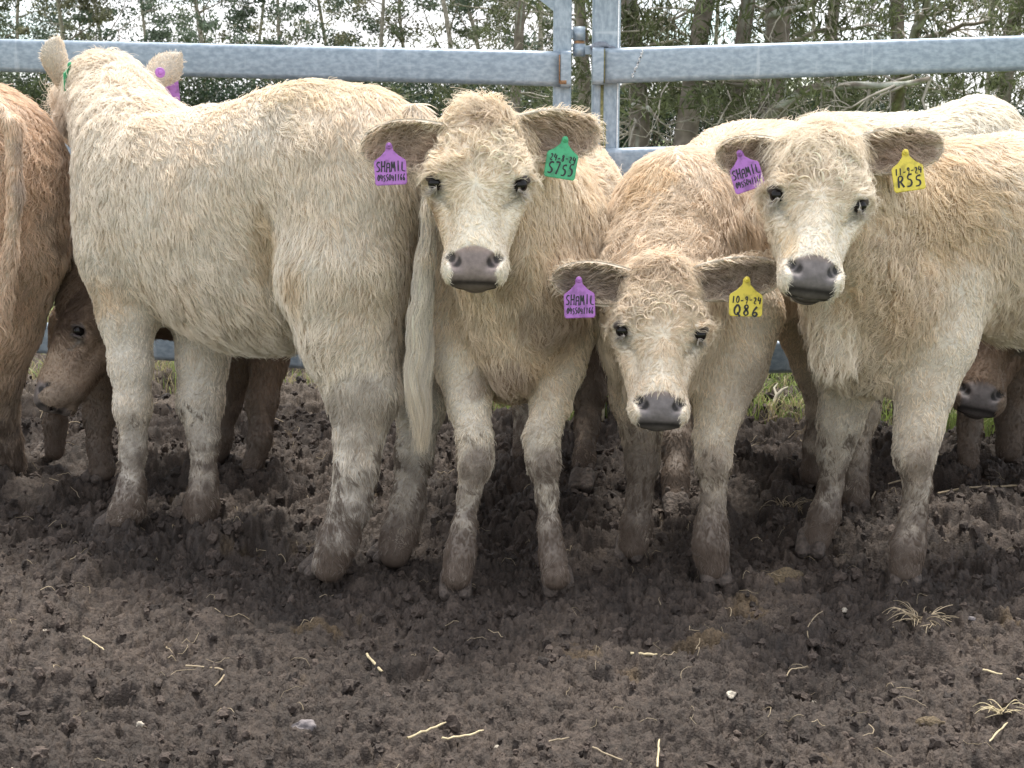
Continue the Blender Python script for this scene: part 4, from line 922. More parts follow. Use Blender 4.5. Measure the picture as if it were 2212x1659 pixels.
for i, py in enumerate((-68, 145, 358, 571, 778)):
    z0 = wp(1290, py, YF)[2]; dz = wp(2212, 116, YF)[2] - wp(1290, 145, YF)[2]
    xl = wp(1284, py, YF)[0]; a = np.array([xl, YF - .052, z0]); b = a + np.array([wp(2212, 116, YF)[0] - xl, .02, dz]) * 2.0
    beam(a, b, RH, .040, 'rail', panel, .018)
    beam(a + [-.010, -.003, 0], a + [.026, -.003, 0], RH + .006, .046, 'end_cap', panel, .016)
    if i == 1:
        mb = MB(); p = a + np.array([.029, -.024, 0]); mb.box(p + [0, 0, 0], (.003, .003, RH * .95)); mb.build('grime_line', M_moss, panel)
        mb = MB(); r_ = random.Random(3)
        for k in range(26):
            t = k / 25; x_ = wp(1386 - 22 * t, 0, YF)[0] + r_.uniform(-.003, .003); z_ = wp(0, 112 + 56 * t, YF)[2] + r_.uniform(-.002, .002)
            mb.box((x_, YF - .0735, z_), (r_.uniform(.002, .006), .002, r_.uniform(.003, .007)))
        mb.build('scrape_mark', M_white, panel)
        # dark weld blob above the rail
        V, F = nets([ell(wp(1298, 97, YF - .02), (.028, .012, .012), k=.01), ell(wp(1287, 103, YF - .02), (.02, .012, .008), k=.01), ell(wp(1322, 103, YF - .02), (.014, .012, .006), k=.01)], .004)
        mesh_np('weld_blob', V, F, simple('dark_weld', (.20, .22, .26), .6, .3, 80), panel)
mb = MB()
mb.box(wp(1300, 255, YF - .022), (.010, .003, .22)); mb.box(wp(1306, 330, YF - .022), (.006, .003, .2)); mb.build('moss_stain', M_moss, panel)
hinge = empty('gate_hinge', wp(1250, 95, YF)); tag(hinge, 'steel pin hinge with a rusty collar between the gate and the tall post', 'hinge')
def cyl(name, p0, p1, r, m, parent, n=20):
    V, F = tube([p0, p1], [r, r], n); c0 = len(V); V = np.concatenate([V, [p0], [p1]]); k = np.arange(n); j = (k + 1) % n
    T = np.concatenate([np.stack([j, k, np.full(n, c0)], 1), np.stack([n + k, n + j, np.full(n, c0 + 1)], 1)]); return mesh_np(name, V, [F, T], m, parent)
for py0, py1, r_, nm, m_ in ((58, 88, 13, 'knuckle', M_steel), (95, 122, 13, 'knuckle', M_steel), (88, 95, 11, 'collar', M_rust)):
    cyl(nm, wp(1251, py0, YF), wp(1251, py1, YF), rp(r_, YF), m_, hinge)
for py in (73, 108):
    mb = MB(); mb.box(wp(1246 if py == 73 else 1264, py, YF), (rp(30, YF), .012, rp(18, YF))); mb.build('hinge_plate', M_steel, hinge, smooth=False)

# ================================================================== ground
def worley(X, Y, size, seed, jit=.9):
    """dome field: returns max dome height in units of size, and the id of the winning lump"""
    qx, qy = X / size, Y / size; ix, iy = np.floor(qx).astype(np.int64), np.floor(qy).astype(np.int64)
    best = np.zeros_like(X); bid = np.zeros_like(X); z = np.zeros_like(ix)
    for a in (-1, 0, 1):
        for b in (-1, 0, 1):
            jx, jy = ix + a, iy + b; ox = h3(jx, jy, z, seed); oy = h3(jx, jy, z, seed + 1); rr = .35 + .5 * h3(jx, jy, z, seed + 2); e = h3(jx, jy, z, seed + 3)
            dx = jx + ox - qx; dy = jy + oy - qy; th = e * 6.28; u = dx * np.cos(th) + dy * np.sin(th); v = -dx * np.sin(th) + dy * np.cos(th)
            d2 = (u * (1 + .5 * e)) ** 2 + v ** 2; h = np.sqrt(np.clip(rr * rr - d2, 0, None)) * (.6 + .6 * h3(jx, jy, z, seed + 4))
            m = h > best; best[m] = h[m]; bid[m] = e[m]
    return best, bid
def pits(X, Y):
    o = np.zeros_like(X)
    for size, sd in ((.42, 901), (.31, 955)):
        qx, qy = X / size, Y / size; ix, iy = np.floor(qx).astype(np.int64), np.floor(qy).astype(np.int64); z = np.zeros_like(ix)
        for a in (-1, 0, 1):
            for b in (-1, 0, 1):
                jx, jy = ix + a, iy + b; dx = (jx + .2 + .6 * h3(jx, jy, z, sd) - qx) * size; dy = (jy + .2 + .6 * h3(jx, jy, z, sd + 1) - qy) * size
                th = h3(jx, jy, z, sd + 2) * 3.1; u = (dx * np.cos(th) + dy * np.sin(th)) / .050; v = (-dx * np.sin(th) + dy * np.cos(th)) / .066; d = np.sqrt(u * u + v * v)
                on = h3(jx, jy, z, sd + 3) < .40; o = o + on * (-.017 * sstep(1.0, .55, d) + .014 * np.exp(-((d - 1.25) / .28) ** 2))
    return o
def ground_h(X, Y):
    P = np.stack([X, Y, np.zeros_like(X)], 1)
    wx = (fbm(P, 14, 1) - .5) * .06 + (fbm(P, 70, 3, 3) - .5) * .024; wy = (fbm(P, 14, 2) - .5) * .06 + (fbm(P, 70, 4, 3) - .5) * .024
    x, y = X + wx, Y + wy
    big = fbm(P, 2.6, 5) - .5; mid = fbm(P, 9, 6, 2) - .5
    pock = np.clip(.5 - fbm(P, 6.5, 21, 2) , 0, 1)
    rough = .45 + .85 * sstep(2.9, 3.5, Y) + .25 * sstep(.3, .7, fbm(P, 2.0, 9))
    amp = sstep(.38, .55, fbm(P, 3.1, 33))
    h1, i1 = worley(x, y, .105, 100); h2, i2 = worley(x, y, .052, 200); h3_, i3 = worley(x, y, .026, 300); h4, i4 = worley(x, y, .0125, 400); h5, i5 = worley(x, y, .0065, 500)
    z = big * .035 + mid * .022 * rough - pock * .11 * rough + h1 * .038 * rough * amp + h2 * .030 * (.5 + .5 * rough) * (.35 + .65 * amp) + h3_ * .019 + pits(x, y) + h4 * .0125 + h5 * .0085 + (fbm(P, 130, 8, 3) - .5) * .012
    return z - .022, i2 * .4 + i3 * .3 + i4 * .3
def build_ground():
    xs = [0.0]
    while xs[-1] < 3.0: xs.append(xs[-1] + .0030 * max(1, xs[-1]) ** 1.2)
    xs = np.array(xs); xs = np.concatenate([-xs[:0:-1], xs]); ys = [1.70]
    while ys[-1] < 7.5: ys.append(ys[-1] + .0030 * (ys[-1] / 1.8) ** 1.1)
    ys = np.array(ys); X, Y = np.meshgrid(xs, ys, indexing='ij'); nx, ny = X.shape
    h, cid = ground_h(X.ravel(), Y.ravel())
    P = np.stack([X.ravel(), Y.ravel(), np.zeros(X.size)], 1)
    h = h - .05 * sstep(2.6, 3.0, np.abs(X.ravel())) - .05 * sstep(7.0, 7.5, Y.ravel())
    V = P.copy(); V[:, 2] = h
    V[:, :2] += np.stack([fbm(P, 110, 51, 2) - .5, fbm(P, 110, 52, 2) - .5], 1) * .006
    q = np.arange(nx * ny).reshape(nx, ny); F = np.stack([q[:-1, :-1], q[1:, :-1], q[1:, 1:], q[:-1, 1:]], -1).reshape(-1, 4)
    c = np.array([.056, .0415, .0325]) * (.66 + .62 * cid + .35 * (fbm(P, 5, 61) - .5) + .9 * (fbm(P, 90, 62, 3) - .5))[:, None]
    wet = sstep(.50, .66, fbm(P, 2.2, 63))[:, None]; c = c * (1 - .22 * wet)
    dry = (sstep(4.2, 4.9, Y.ravel() + (fbm(P, 2, 64) - .5) * .6))[:, None]; c = c * (1 - dry * .5) + np.array([.085, .064, .046]) * dry * .5
    dung = sstep(.78, .86, fbm(P, 8, 65))[:, None] * .35; c = c * (1 - dung) + np.array([.13, .085, .035]) * dung
    o = mesh_np('ground', V, F, M_mud, None, np.clip(c, .01, .4)); tag(o, 'dark brown churned mud, clumpy and trampled', 'mud', kind='structure'); return o
M_mud = attrmat('churned_mud', .78, .48, 240, .4, 1.0, bdist=.004)
build_ground()
def loose_clods():
    r = np.random.default_rng(5); mb = MB()
    # one low-poly lump, displaced per copy
    import bmesh
    bm = bmesh.new(); bmesh.ops.create_icosphere(bm, subdivisions=2, radius=1); V0 = np.array([v.co[:] for v in bm.verts]); F0 = np.array([[v.index for v in f.verts] for f in bm.faces]); bm.free()
    n = 15000; X = r.uniform(-2.6, 2.6, n); Y = 1.8 + 3.6 * r.random(n) ** 1.1; Z, _ = ground_h(X, Y)
    keep = r.random(n) < sstep(.35, .6, fbm(np.stack([X, Y, X * 0], 1), 4, 90)) * .9 + .25
    for i in np.where(keep)[0]:
        s = .003 + .009 * r.random() ** 3; 
        if Y[i] > 3.0: s *= 1.35
        V = V0 * (1 + .9 * (vnoise(V0 + i * 3.1, 1.7, 3) - .5) + 1.0 * (vnoise(V0 + i * 7.7, 4.5, 4) - .5))[:, None] * s * r.uniform(.7, 1.2, 3)
        t = r.uniform(0, 6.28); V = V @ np.array([[math.cos(t), math.sin(t), 0], [-math.sin(t), math.cos(t), 0], [0, 0, 1]])
        mb.add(V + [X[i], Y[i], Z[i] + s * .35], F0, np.array([.054, .040, .032]) * r.uniform(.5, 1.5))
    o = mb.build('mud_clods', M_mud, None, smooth=False); tag(o, 'loose crumbs and clods of dark mud scattered over the ground', 'mud', kind='stuff')
loose_clods()
M_pad, ntp, bp_ = mat('paddock_turf'); bp_.inputs['Roughness'].default_value = .9
tcn = N(ntp, 'ShaderNodeTexCoord'); n_ = N(ntp, 'ShaderNodeTexNoise', Scale=3.0, Detail=8.0); r_ = N(ntp, 'ShaderNodeValToRGB')
r_.color_ramp.elements[0].position = .35; r_.color_ramp.elements[0].color = (.06, .055, .025, 1); r_.color_ramp.elements[1].position = .6; r_.color_ramp.elements[1].color = (.12, .17, .035, 1)
ntp.links.new(tcn.outputs['Object'], n_.inputs['Vector']); ntp.links.new(n_.outputs['Fac'], r_.inputs['Fac']); ntp.links.new(r_.outputs['Color'], bp_.inputs['Base Color'])
g_ = 40; xs = np.concatenate([-np.geomspace(900, 3, g_), np.geomspace(3, 900, g_)]); ys = np.concatenate([-np.geomspace(900, 3, 12), np.geomspace(3, 900, 60)])
X, Y = np.meshgrid(xs, ys, indexing='ij'); nx, ny = X.shape; q = np.arange(nx * ny).reshape(nx, ny)
V = np.stack([X.ravel(), Y.ravel(), np.full(X.size, -.16)], 1); V[:, 2] += .13 * sstep(7.0, 9.0, V[:, 1])
o = mesh_np('paddock', V, np.stack([q[:-1, :-1], q[1:, :-1], q[1:, 1:], q[:-1, 1:]], -1).reshape(-1, 4), M_pad); tag(o, 'grassy paddock stretching to the trees', 'field', kind='structure')

# ------------------------------------------------------------------ grass behind the fence
def grass():
    r = np.random.default_rng(9); n = 150000
    X = r.uniform(-2.6, 2.8, n); Y = 4.35 + 4.2 * r.random(n) ** 1.5
    P = np.stack([X, Y, X * 0], 1)
    edge = 4.42 + (fbm(P, 2.2, 70) - .5) * .5 + .75 * sstep(.2, -.6, X)
    dn_ = sstep(-.05, .22, Y - edge) * (1 - .55 * sstep(0, -.8, X) * sstep(7, 6, Y)); keep = r.random(n) < dn_ * sstep(.25, .5, fbm(P, 5, 71)) ; X, Y, P = X[keep], Y[keep], P[keep]; n = len(X)
    Z, _ = ground_h(X, np.minimum(Y, 7.4)); Z = np.where(Y > 7.2, -.03, Z) - .005
    H = r.uniform(.03, .10, n) * (1 + 1.0 * sstep(.55, .75, fbm(P, 3, 72))); a = r.uniform(0, 6.28, n); b = r.uniform(0, 6.28, n); w = r.uniform(.0014, .003, n)
    lean = r.uniform(.1, .9, n) * H
    side = np.stack([np.cos(a), np.sin(a), np.zeros(n)], 1); ld = np.stack([np.cos(b), np.sin(b), np.zeros(n)], 1); base = np.stack([X, Y, Z], 1)
    V = np.zeros((n, 7, 3))
    for k, (t, ww) in enumerate(((0, 1), (.4, .85), (.75, .55))):
        c = base + np.array([0, 0, 1.]) * (H * (t - .25 * t * t))[:, None] + ld * (lean * t * t)[:, None]
        V[:, 2 * k] = c - side * (w * ww)[:, None]; V[:, 2 * k + 1] = c + side * (w * ww)[:, None]
    V[:, 6] = base + np.array([0, 0, 1.]) * (H * .75)[:, None] + ld * lean[:, None]
    i = np.arange(n) * 7; Q = np.concatenate([np.stack([i, i + 1, i + 3, i + 2], 1), np.stack([i + 2, i + 3, i + 5, i + 4], 1)]); T = np.stack([i + 4, i + 5, i + 6], 1)
    g1 = np.array([.24, .31, .09]); dry = np.array([.42, .36, .20]); m = (r.random(n) < .22 + .45 * sstep(.5, .7, fbm(P, 3, 73)) + .35 * sstep(0, -.8, X))[:, None]
    c = np.where(m, dry * r.uniform(.6, 1.1, (n, 1)), g1 * r.uniform(.6, 1.35, (n, 1)))
    o = mesh_np('grass', V.reshape(-1, 3), [Q, T], M_grass, None, np.repeat(c, 7, 0)); tag(o, 'bright green grass with dry stalks behind the yard', 'grass', kind='stuff')
grass()

# ------------------------------------------------------------------ straw, twigs, stones
def gz(x, y): 
    z, _ = ground_h(np.array([x]), np.array([y])); return float(z[0])
def straw_pts(a, b, bend=0.0, n=7, lift=.006, seed=0):
    r = random.Random(seed); A = gp(*a); B = gp(*b); o = []
    L = np.linalg.norm(B - A); d = unit(B - A); s = np.array([-d[1], d[0], 0])
    zz = max(gz(*A[:2]), gz(*B[:2]), gz(*((A + B) / 2)[:2]))
    for i in range(n):
        t = i / (n - 1); p = A + (B - A) * t + s * bend * L * math.sin(math.pi * t) + s * r.uniform(-.01, .01) * L
        p[2] = (gz(*A[:2]) * (1 - t) + gz(*B[:2]) * t) * .5 + zz * .5 + lift * 1.3 + (.004 - .004 * t if seed % 2 else .004 * t) + r.uniform(-.0015, .0015); o.append(p)
    return o
PALE = np.array([.48, .40, .25]); BUFF = np.array([.30, .24, .16])
ST = [((792, 1425), (826, 1477), .0, .0032, PALE, 'thick pale straw stalk lying on the mud below the side-on calf'),
      ((879, 1610), (963, 1568), .02, .0026, PALE, 'long pale stalk at the bottom edge crossing the bent stems'),
      ((955, 1605), (1045, 1580), -.06, .0022, PALE, 'bent straw stem beside the long stalk at the bottom edge'),
      ((1362, 1415), (1420, 1418), .0, .0036, PALE, 'short flat pale straw lying level below the head-down calf'),
      ((2024, 1080), (2212, 1072), .10, .0042, BUFF * 1.2, 'long curved dry stick lying on the mud at the right edge'),
      ((1888, 1105), (1975, 1068), .08, .0036, BUFF * 1.1, 'dry stick poking out behind the legs of the right hand calf'),
      ((1885, 1065), (1960, 1035), .15, .0030, BUFF, 'crooked twig above the dry stick behind the right hand calf'),
      ((108, 1045), (172, 1075), .1, .0012, BUFF, 'fine bent stem on the mud under the left hand calves'),
      ((402, 1440), (465, 1488), .35, .0024, BUFF, 'curved brown stem on the mud at lower left'),
      ((2122, 1462), (2205, 1478), .0, .0026, PALE, 'pale split straw at the lower right edge'),
      ((1420, 1659), (1424, 1610), .0, .0022, PALE, 'upright looking straw at the bottom edge of the picture'),
      ((1545, 1660), (1660, 1655), .1, .0024, PALE, 'straw lying along the bottom edge right of the upright looking one'),
      ((2130, 1610), (2175, 1560), .0, .0020, PALE, 'slanting straw in the bottom right corner'),
      ((1280, 1625), (1365, 1650), .0, .0020, BUFF, 'thin buff stem near the bottom edge, below centre'),
      ((1165, 1610), (1230, 1600), .05, .0018, BUFF, 'short buff stem low down right of the bent straws'),
      ((1700, 1465), (1745, 1440), .15, .0016, BUFF, 'thin stem on the mud below the right hand calf'),
      ((1745, 1395), (1775, 1350), .1, .0016, BUFF, 'small crooked stem left of the dry root tuft'),
      ((180, 1395), (225, 1408), .05, .0018, PALE, 'pale stem with a forked end on the mud at the left')]
for i, (a, b, bd, w, c, lab) in enumerate(ST):
    p = straw_pts(a, b, bd, seed=i, n=9); mb = MB(); rr = np.full(9, w * .78) * (1 + .12 * np.sin(np.arange(9) * 2.1 + i)); rr[-1] *= .6
    mb.tube(p, rr, 7, c * random.Random(i).uniform(.85, 1.1)); mb.add(np.array([p[0], p[0] + [0, 0, .0002], p[0] + [.0002, 0, 0]]), [[0, 1, 2]], c)
    o = mb.build('straw', M_straw); tag(o, lab, 'straw', 'straws and sticks on the mud')
def litter():
    r = np.random.default_rng(15); mb = MB()
    for i in range(620):
        if i < 420: x, y = r.uniform(-1.9, 1.9), 1.9 + 2.4 * r.random(); c = BUFF * r.uniform(.5, 1.2); L = r.uniform(.008, .05); w = r.uniform(.0004, .0010)
        else: x, y = r.uniform(-2.4, 2.4), r.uniform(4.1, 5.6); c = BUFF * r.uniform(.7, 1.3); L = r.uniform(.03, .15); w = r.uniform(.0008, .002)
        a = r.uniform(0, 6.28); k = 6; t = np.linspace(0, 1, k); cv = r.uniform(-.35, .35)
        p = np.stack([x + L * t * math.cos(a) - cv * L * np.sin(t * 3.1) * math.sin(a), y + L * t * math.sin(a) + cv * L * np.sin(t * 3.1) * math.cos(a), np.zeros(k)], 1)
        z, _ = ground_h(p[:, 0], p[:, 1]); p[:, 2] = z * .5 + z.max() * .5 + .003 + r.uniform(0, .008) * np.sin(t * 3.1)
        mb.tube(p, w, 4, c)
    o = mb.build('straw_litter', M_straw); tag(o, 'fine bits of straw and root littering the mud', 'litter', kind='stuff')
litter()
def tuft(px, py, n, size, label, col, seed, flat=.35):
    r = np.random.default_rng(seed); g = gp(px, py); z0 = gz(g[0], g[1]); mb = MB()
    for i in range(n):
        a = r.uniform(0, 6.28); L = size * r.uniform(.5, 1.1); k = 9; t = np.linspace(0, 1, k); cv = r.uniform(-1.6, 1.6)
        th = a + cv * t; st = L / k
        x = g[0] + r.normal(0, size * .12) + np.cumsum(np.cos(th)) * st; y = g[1] + r.normal(0, size * .12) + np.cumsum(np.sin(th)) * st * .8
        z = z0 + .004 + r.uniform(flat * .3, flat) * L * np.sin(t * r.uniform(1.5, 3.2)) 
        mb.tube(np.stack([x, y, z], 1), np.linspace(.0012, .0005, k), 4, col * r.uniform(.6, 1.3))
    o = mb.build('dry_tuft', M_straw); tag(o, label, 'dry tuft'); return o
tuft(1985, 1350, 46, .085, 'pale tangled tuft of dry grass roots lying on the mud at lower right', BUFF * 1.2, 3)
tuft(1700, 1112, 40, .075, 'greyish wispy tuft of dead grass between the two right hand calves', BUFF * .85, 4, .6)
tuft(2165, 1540, 22, .05, 'small pale tuft of straw in the lower right corner', PALE, 5)
tuft(985, 1268, 12, .05, 'few straw wisps caught at the hoof of the middle calf', BUFF * 1.1, 6, .6)
M_stone = simple('pale_stone', (.36, .32, .26), .8, .35, 120, .4); M_grey = simple('grey_stone', (.17, .15, .15), .8, .3, 100, .4); M_dung = simple('ochre_dung', (.115, .085, .05), .9, .4, 200, .9)
def stone(px, py, sz, m, label, seed, cat='stone', flat=.5, name='stone'):
    sz = sz * .62 if cat == 'stone' else sz
    if m is M_grey and sz > .015: flat = .22
    g = gp(px, py); z = gz(g[0], g[1]); r = np.random.default_rng(seed)
    A = axes_from((r.uniform(-1, 1), r.uniform(-1, 1), .2)); c = g + [0, 0, z + sz * flat * .3]
    P = [ell(c, (sz, sz * .7, sz * flat), A, k=.004), ell(c + A[0] * sz * .5, (sz * .6, sz * .5, sz * flat * .8), A, k=.004), ell(c - A[1] * sz * .3, (sz * .7, sz * .6, sz * flat * .7), A, k=.004)]
    V, F = nets(P, max(sz / 7, .0015)); V = V + ((vnoise(V, 1.4 / sz, seed) - .5) * sz * .9 + (vnoise(V, 4 / sz, seed + 1) - .5) * sz * .35)[:, None] * vnormals(V, F)
    o = mesh_np(name, V, F, m, None); tag(o, label, cat, 'small stones lying on the mud' if cat == 'stone' else None)
for px, py, s, m, lab in ((1826, 1320, .011, M_stone, 'cream pebble on bare mud left of the dry root tuft'), (304, 1568, .013, M_stone, 'white broken stone near the bottom left corner'),
                          (1578, 1500, .014, M_stone, 'round pale stone below the right of centre'), (1760, 1480, .008, M_stone, 'tiny cream pebble right of the round pale stone'),
                          (1072, 1598, .009, M_stone, 'white pebble beside the bent straws at the bottom'), (650, 1570, .030, M_grey, 'flat grey slab of stone at the bottom left of centre'),
                          (96, 1372, .010, M_stone, 'ochre pebble near the left edge'), (233, 1552, .009, M_stone, 'orange tinted pebble left of the white broken stone'),
                          (2098, 1365, .010, M_grey, 'grey pebble between the dry root tuft and the right edge'), (25, 1650, .008, M_stone, 'white chip in the bottom left corner'), (40, 1655, .006, M_stone, 'smallest white chip in the bottom left corner')):
    stone(px, py, s, m, lab, int(px))
for px, py, s, lab in ((1690, 1258, .040, 'ochre crumbly dung patch below the head-down and right hand calves'), (2015, 1550, .024, 'brownish dung lump at lower right')):
    stone(px, py, s, M_dung, lab, int(px), 'dung', .22, 'dung_pat')
# branches on the grass and a thin stake
mb = MB(); P = [gp(1655, 905), at(1668, 880, 4.75), at(1678, 855, 4.76), at(1690, 842, 4.78), at(1702, 836, 4.8)]; mb.tube(P, [.009, .008, .007, .006, .003], 7, np.array([.42, .38, .30]))
mb.tube([at(1678, 855, 4.76), at(1672, 838, 4.8), at(1680, 828, 4.84)], [.005, .004, .002], 6, np.array([.42, .38, .30])); o = mb.build('fallen_branch', M_bark); tag(o, 'pale forked dead branch on the grass behind the head-down calf', 'branch')
mb = MB(); mb.tube([gp(1640, 915), at(1700, 893, 4.72), at(1758, 868, 4.9)], [.007, .006, .003], 6, np.array([.16, .12, .09])); mb.tube([at(1690, 897, 4.72), at(1740, 880, 4.8)], [.004, .002], 5, np.array([.16, .12, .09]))
o = mb.build('fallen_branch', M_bark); tag(o, 'dark thin branch lying along the edge of the grass', 'branch')
mb = MB(); mb.box(at(1303, 878, 4.6), (.010, .010, .10), col=np.array([.6, .55, .42])); o = mb.build('stake', M_straw, smooth=False); tag(o, 'thin pale wooden stake standing at the edge of the grass', 'stake')

# ================================================================== trees
def leaf_cloud(r, centers, radii, n, size, col, colv=.35, flat=.7, droop=0.0, stretch=1.0):
    """n leaf-sized quads around clump centres"""
    k = r.integers(0, len(centers), n); c = centers[k]; d = r.normal(0, 1, (n, 3)); d /= np.linalg.norm(d, axis=1, keepdims=True); d *= (r.random(n) ** .45)[:, None]; d[:, 2] *= flat
    p = c + d * radii[k][:, None]; a = unit(r.normal(0, 1, (n, 3))); a[:, 2] -= droop; a = unit(a); b = unit(np.cross(a, r.normal(0, 1, (n, 3))))
    s = size * r.uniform(.6, 1.3, n)[:, None]
    V = np.stack([p - a * s * stretch, p - b * s * .45, p + a * s * stretch, p + b * s * .45], 1).reshape(-1, 3)
    i = np.arange(n) * 4; F = np.stack([i, i + 1, i + 2, i + 3], 1)
    tone = r.uniform(.75, 1.25, len(centers))[k] * r.uniform(1 - colv, 1 + colv, n); C_ = np.repeat(np.asarray(col) * tone[:, None], 4, 0)
    return V, F, C_
def branch(mb, r, p, d, L, rad, depth, tips, col, wig=.25, split=2, shrink=.65, grav=0.0):
    n = 6; P = [np.array(p, float)]; d = unit(d)
    for i in range(n):
        d = unit(d + r.normal(0, wig, 3) * .5 + np.array([0, 0, -grav])); P.append(P[-1] + d * L / n)
    mb.tube(P, np.linspace(rad, rad * .5, n + 1), 6 if rad > .02 else 4, col)
    tips.append(P[-1])
    if depth > 0:
        for s in range(split + (r.random() < .5)):
            k = r.integers(2, n + 1); nd = unit(d + r.normal(0, .75, 3)); branch(mb, r, P[k], nd, L * shrink * r.uniform(.7, 1.2), rad * .5 * (1 - .06 * k) + .001, depth - 1, tips, col, wig, split, shrink, grav)
def gum(x, y, H, seed, label, crown=(.065, .085, .035), lean=0.0, low=.18, tr=.13):
    r = np.random.default_rng(seed); t = empty('gum_tree', (x, y, -.1)); tag(t, label, 'tree', 'tall gum trees behind the yard')
    mb = MB(); n = 12; P = [np.array([x, y, -.2])]; d = np.array([lean, 0, 1.])
    for i in range(n): d = unit(d + r.normal(0, .05, 3)); P.append(P[-1] + d * H / n)
    mb.tube(P, np.linspace(tr, tr * .25, n + 1), 9, np.array([.30, .27, .22]))
    tips = []
    for i in range(16):
        f = low + (1 - low) * r.random(); k = f * n; a = int(min(k, n - 1)); p = P[a] + (P[a + 1] - P[a]) * (k - a); th = r.uniform(0, 6.28); up = r.uniform(.2, .9)
        branch(mb, r, p, (math.cos(th), math.sin(th), up), H * (.20 * (1.2 - f) + .05), tr * .28, 2, tips, np.array([.24, .21, .18]), .3)
    mb.build('trunk', M_bark, t)
    tips = np.array(tips); tips = tips[r.random(len(tips)) < .85]; tips = tips[r.random(len(tips)) < .6]; rad = r.uniform(.30, .80, len(tips)) * H / 13
    V, F, c = leaf_cloud(r, tips, rad, 9000 if x < 2 else 4500, .075, crown, .45, .6, .6, 1.3); mesh_np('crown', V, F, M_leaf, t, c, smooth=False)
    return t
def bush(x, y, w, h, seed, label, col=(.045, .07, .025), n=9000, size=.06):
    r = np.random.default_rng(seed); t = empty('bush', (x, y, -.05)); tag(t, label, 'bush', 'bushes under the trees'); mb = MB(); tips = []
    for i in range(7):
        th = r.uniform(0, 6.28); branch(mb, r, (x + r.normal(0, w * .12), y, -.1), (math.cos(th) * .6, math.sin(th) * .6, 1), h * .6, .03, 2, tips, np.array([.16, .13, .10]), .3)
    mb.build('stems', M_bark, t)
    k = 60; c = np.stack([x + r.normal(0, w * .35, k), y + r.normal(0, w * .25, k), h * (.08 + .80 * r.random(k))], 1); rad = r.uniform(.15, .32, k) * h
    V, F, cc = leaf_cloud(r, c, rad, n, size, col, .5, .8, 0, 1.0); mesh_np('foliage', V, F, M_leaf, t, cc, smooth=False)
def X_(px, Y): return (px - 1106) / FPX * Y * 1.0
gl = [(-40, 58, 13), (60, 66, 16), (165, 52, 11), (255, 62, 14), (345, 70, 15), (462, 50, 14), (540, 68, 15), (640, 56, 12), (725, 64, 16), (815, 54, 13), (905, 60, 15), (985, 46, 13), (1075, 52, 13), (1150, 44, 12), (1260, 50, 13), (1520, 54, 14), (1760, 58, 14), (1930, 60, 15), (2110, 50, 13), (2240, 46, 12), (2330, 60, 14)]
gcol = [(.12, .14, .085), (.10, .13, .09), (.15, .15, .09), (.08, .11, .075)]
desc = ['leafy', 'tall thin', 'broad', 'feathery', 'dark', 'slender', 'crooked']
for i, (px, Y, H) in enumerate(gl):
    if px < 1200: lab = f'{desc[i % 7]} grey green gum tree, number {i} from the left in the far row'
    else: lab = f'{desc[i % 7]} gum tree far behind the panel'
    place = ['beyond the left picture edge', 'far above the rust calf', 'behind the upright ear of the side-on calf', 'behind the head of the side-on calf', 'behind the tagged ear of the side-on calf', 'with a clear trunk crossing the left gate rail', 'above the shoulders of the side-on calf', 'above the back of the side-on calf', 'above the hips of the side-on calf',
             'above the rump of the side-on calf', 'just left of the middle calf', 'above the head of the middle calf', 'left of the gate end', 'right behind the gate end', 'between the gate and the tall post', 'behind the bare trunks by the post', 'behind the middle of the right rail', 'above the right hand calf', 'behind the forked branches at the right', 'at the right edge', 'beyond the right picture edge'][i]
    gum(X_(px, Y), Y, H, 1000 + i, f'{desc[i % 7]} grey green gum tree {place}', gcol[i % 4], random.Random(i).uniform(-.06, .06), .08, .11)
bl = [(-60, 42), (60, 40), (190, 44), (330, 41), (470, 43), (600, 40), (740, 44), (880, 41), (1010, 38), (1120, 36), (1240, 34), (1370, 26), (1500, 27), (1640, 28), (1780, 27), (1920, 29), (2060, 28), (2180, 26), (2300, 27)]
bd = ['at the left edge', 'above the rust calf', 'under the upright ear', 'behind the tagged ear', 'below the left rail, left part', 'below the left rail, middle', 'behind the back of the side-on calf', 'behind the hips of the side-on calf', 'left above the middle calf', 'behind the poll of the middle calf', 'between the posts', 'right beside the tall post', 'between the first bare trunks', 'between the scaly trunks', 'below the right rail, middle', 'above the right hand calf', 'behind the palest back', 'right of the palest back', 'beyond the right edge']
for i, (px, Y) in enumerate(bl):
    h = (3.4 + 1.3 * random.Random(i + 50).random()) * Y / 42; bush(X_(px, Y), Y, 3.0 * Y / 42, h * .8, 2000 + i, f'dark green bush {bd[i]}', [(.040, .058, .030), (.060, .078, .034), (.032, .052, .030)][i % 3], size=.065 * Y / 42)
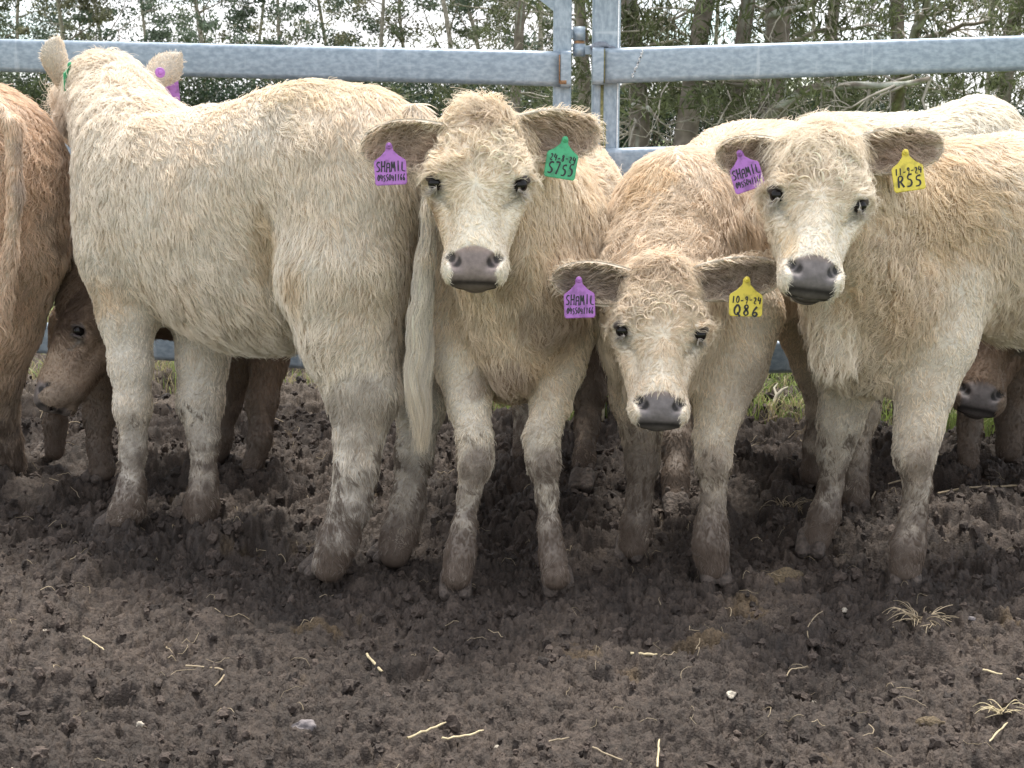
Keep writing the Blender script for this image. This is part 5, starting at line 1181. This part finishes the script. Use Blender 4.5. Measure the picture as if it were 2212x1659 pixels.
# near she-oaks with bare twiggy limbs on the right
def sheoak(px, Y, wpx, H, seed, label, needles=True, lean=0.0, limbs=(), ntw=22):
    r = np.random.default_rng(seed); x = X_(px, Y); t = empty('sheoak_tree', (x, Y, -.1)); tag(t, label, 'tree', 'she-oak trees close behind the right panel')
    tr = rp(wpx / 2, Y); mb = MB(); n = 16; P = [np.array([x - lean * 1.2, Y, -.2])]; d = np.array([lean, 0, 1.])
    for i in range(n): d = unit(d + r.normal(0, .035, 3)); P.append(P[-1] + d * H / n)
    rr = np.linspace(tr * 1.08, tr * .45, n + 1) * (1 + .05 * r.normal(0, 1, n + 1)); V, F = tube(P, rr, 18); V = V + ((fbm(V, 14, seed) - .5) * .05)[:, None] * vnormals(V, F)
    lich = sstep(.66, .72, fbm(V, 22, seed + 1, 2))[:, None]; mb.add(V, F, np.array([.20, .168, .145]) * (1 - lich) + np.array([.38, .40, .36]) * lich)
    tips = []; tw = np.array([.32, .29, .25])
    for i in range(ntw):
        f = .08 + .85 * r.random(); k = f * n; a = int(min(k, n - 1)); p = P[a]; th = r.uniform(0, 6.28)
        branch(mb, r, p, (math.cos(th), math.sin(th) * .8, r.uniform(-.25, .5)), r.uniform(.7, 1.9), tr * .16, 3, tips, tw * r.uniform(.7, 1.25), .55, 2, .62, .03)
    for (pts, ra) in limbs:
        Q = [at(a, b, yy) for a, b, yy in pts]; Q2 = []
        for a, b in zip(Q[:-1], Q[1:]):
            for s in range(4): Q2.append(a + (b - a) * s / 4 + r.normal(0, ra * .3, 3))
        Q2.append(Q[-1]); V, F = tube(Q2, np.linspace(ra, ra * .35, len(Q2)), 9); lich = sstep(.5, .6, fbm(V, 12, seed + 3, 2))[:, None]
        mb.add(V, F, np.array([.20, .17, .14]) * (1 - lich) + np.array([.42, .43, .38]) * lich)
        for s in range(3, len(Q2), 1): branch(mb, r, Q2[s], (r.normal(0, .8), r.normal(0, .5), r.normal(0, .6)), r.uniform(.3, .8), ra * .25, 2, tips, tw, .5, 2, .6, .03)
    mb.build('trunk', M_bark, t)
    if needles:
        tips = np.array(tips); sel = tips[(tips[:, 2] > 1.3) & (r.random(len(tips)) < .35)]
        if len(sel):
            V, F, c = leaf_cloud(r, sel, r.uniform(.12, .34, len(sel)), 5500, .026, (.10, .115, .055), .4, .8, .8, 2.6); mesh_np('needles', V, F, M_leaf, t, c, smooth=False)
    return t
sheoak(1382, 17, 46, 7, 31, 'she-oak trunk just right of the tall post with twiggy bare branches', limbs=[([(1368, 228, 16.2), (1400, 235, 16), (1425, 262, 15.8)], .035)])
sheoak(1462, 16, 48, 7, 32, 'stout scaly she-oak trunk with pale lichen spots, second from the post')
sheoak(1578, 17.5, 38, 7.5, 33, 'straight she-oak trunk spotted with lichen behind the right rail')
sheoak(1652, 16, 62, 7, 34, 'thick rough she-oak trunk with a lichened limb reaching down left', lean=.05, limbs=[([(1655, 40, 16), (1720, 20, 15.5), (1800, -20, 15)], .06), ([(1660, 250, 15.8), (1725, 205, 15.4), (1790, 180, 15), (1900, 190, 14.6), (2010, 170, 14.2)], .07)])
sheoak(1790, 20, 30, 7, 35, 'slim she-oak half hidden by wispy green needles')
sheoak(1935, 19, 34, 7.5, 36, 'she-oak with a dark leaning limb above the right hand calf', limbs=[([(1935, 260, 18), (1975, 90, 16), (2000, 0, 15.6), (2010, -60, 15)], .075), ([(1975, 90, 16), (2060, 60, 15.6), (2150, 40, 15.2)], .04), ([(1975, 95, 16), (2080, 105, 15.6), (2110, 100, 15.5)], .03)])
sheoak(2140, 21, 34, 8, 37, 'she-oak near the right edge with many bare pale twigs')
sheoak(1100, 26, 24, 8, 38, 'thin twiggy she-oak showing left of the gate post', ntw=26)
sheoak(1262, 19, 26, 7.5, 39, 'twiggy she-oak seen through the gap between gate and post', ntw=26)
sheoak(2260, 18, 40, 7, 40, 'she-oak beyond the right edge with branches reaching in')
print('total', round(time.time() - _t, 1))
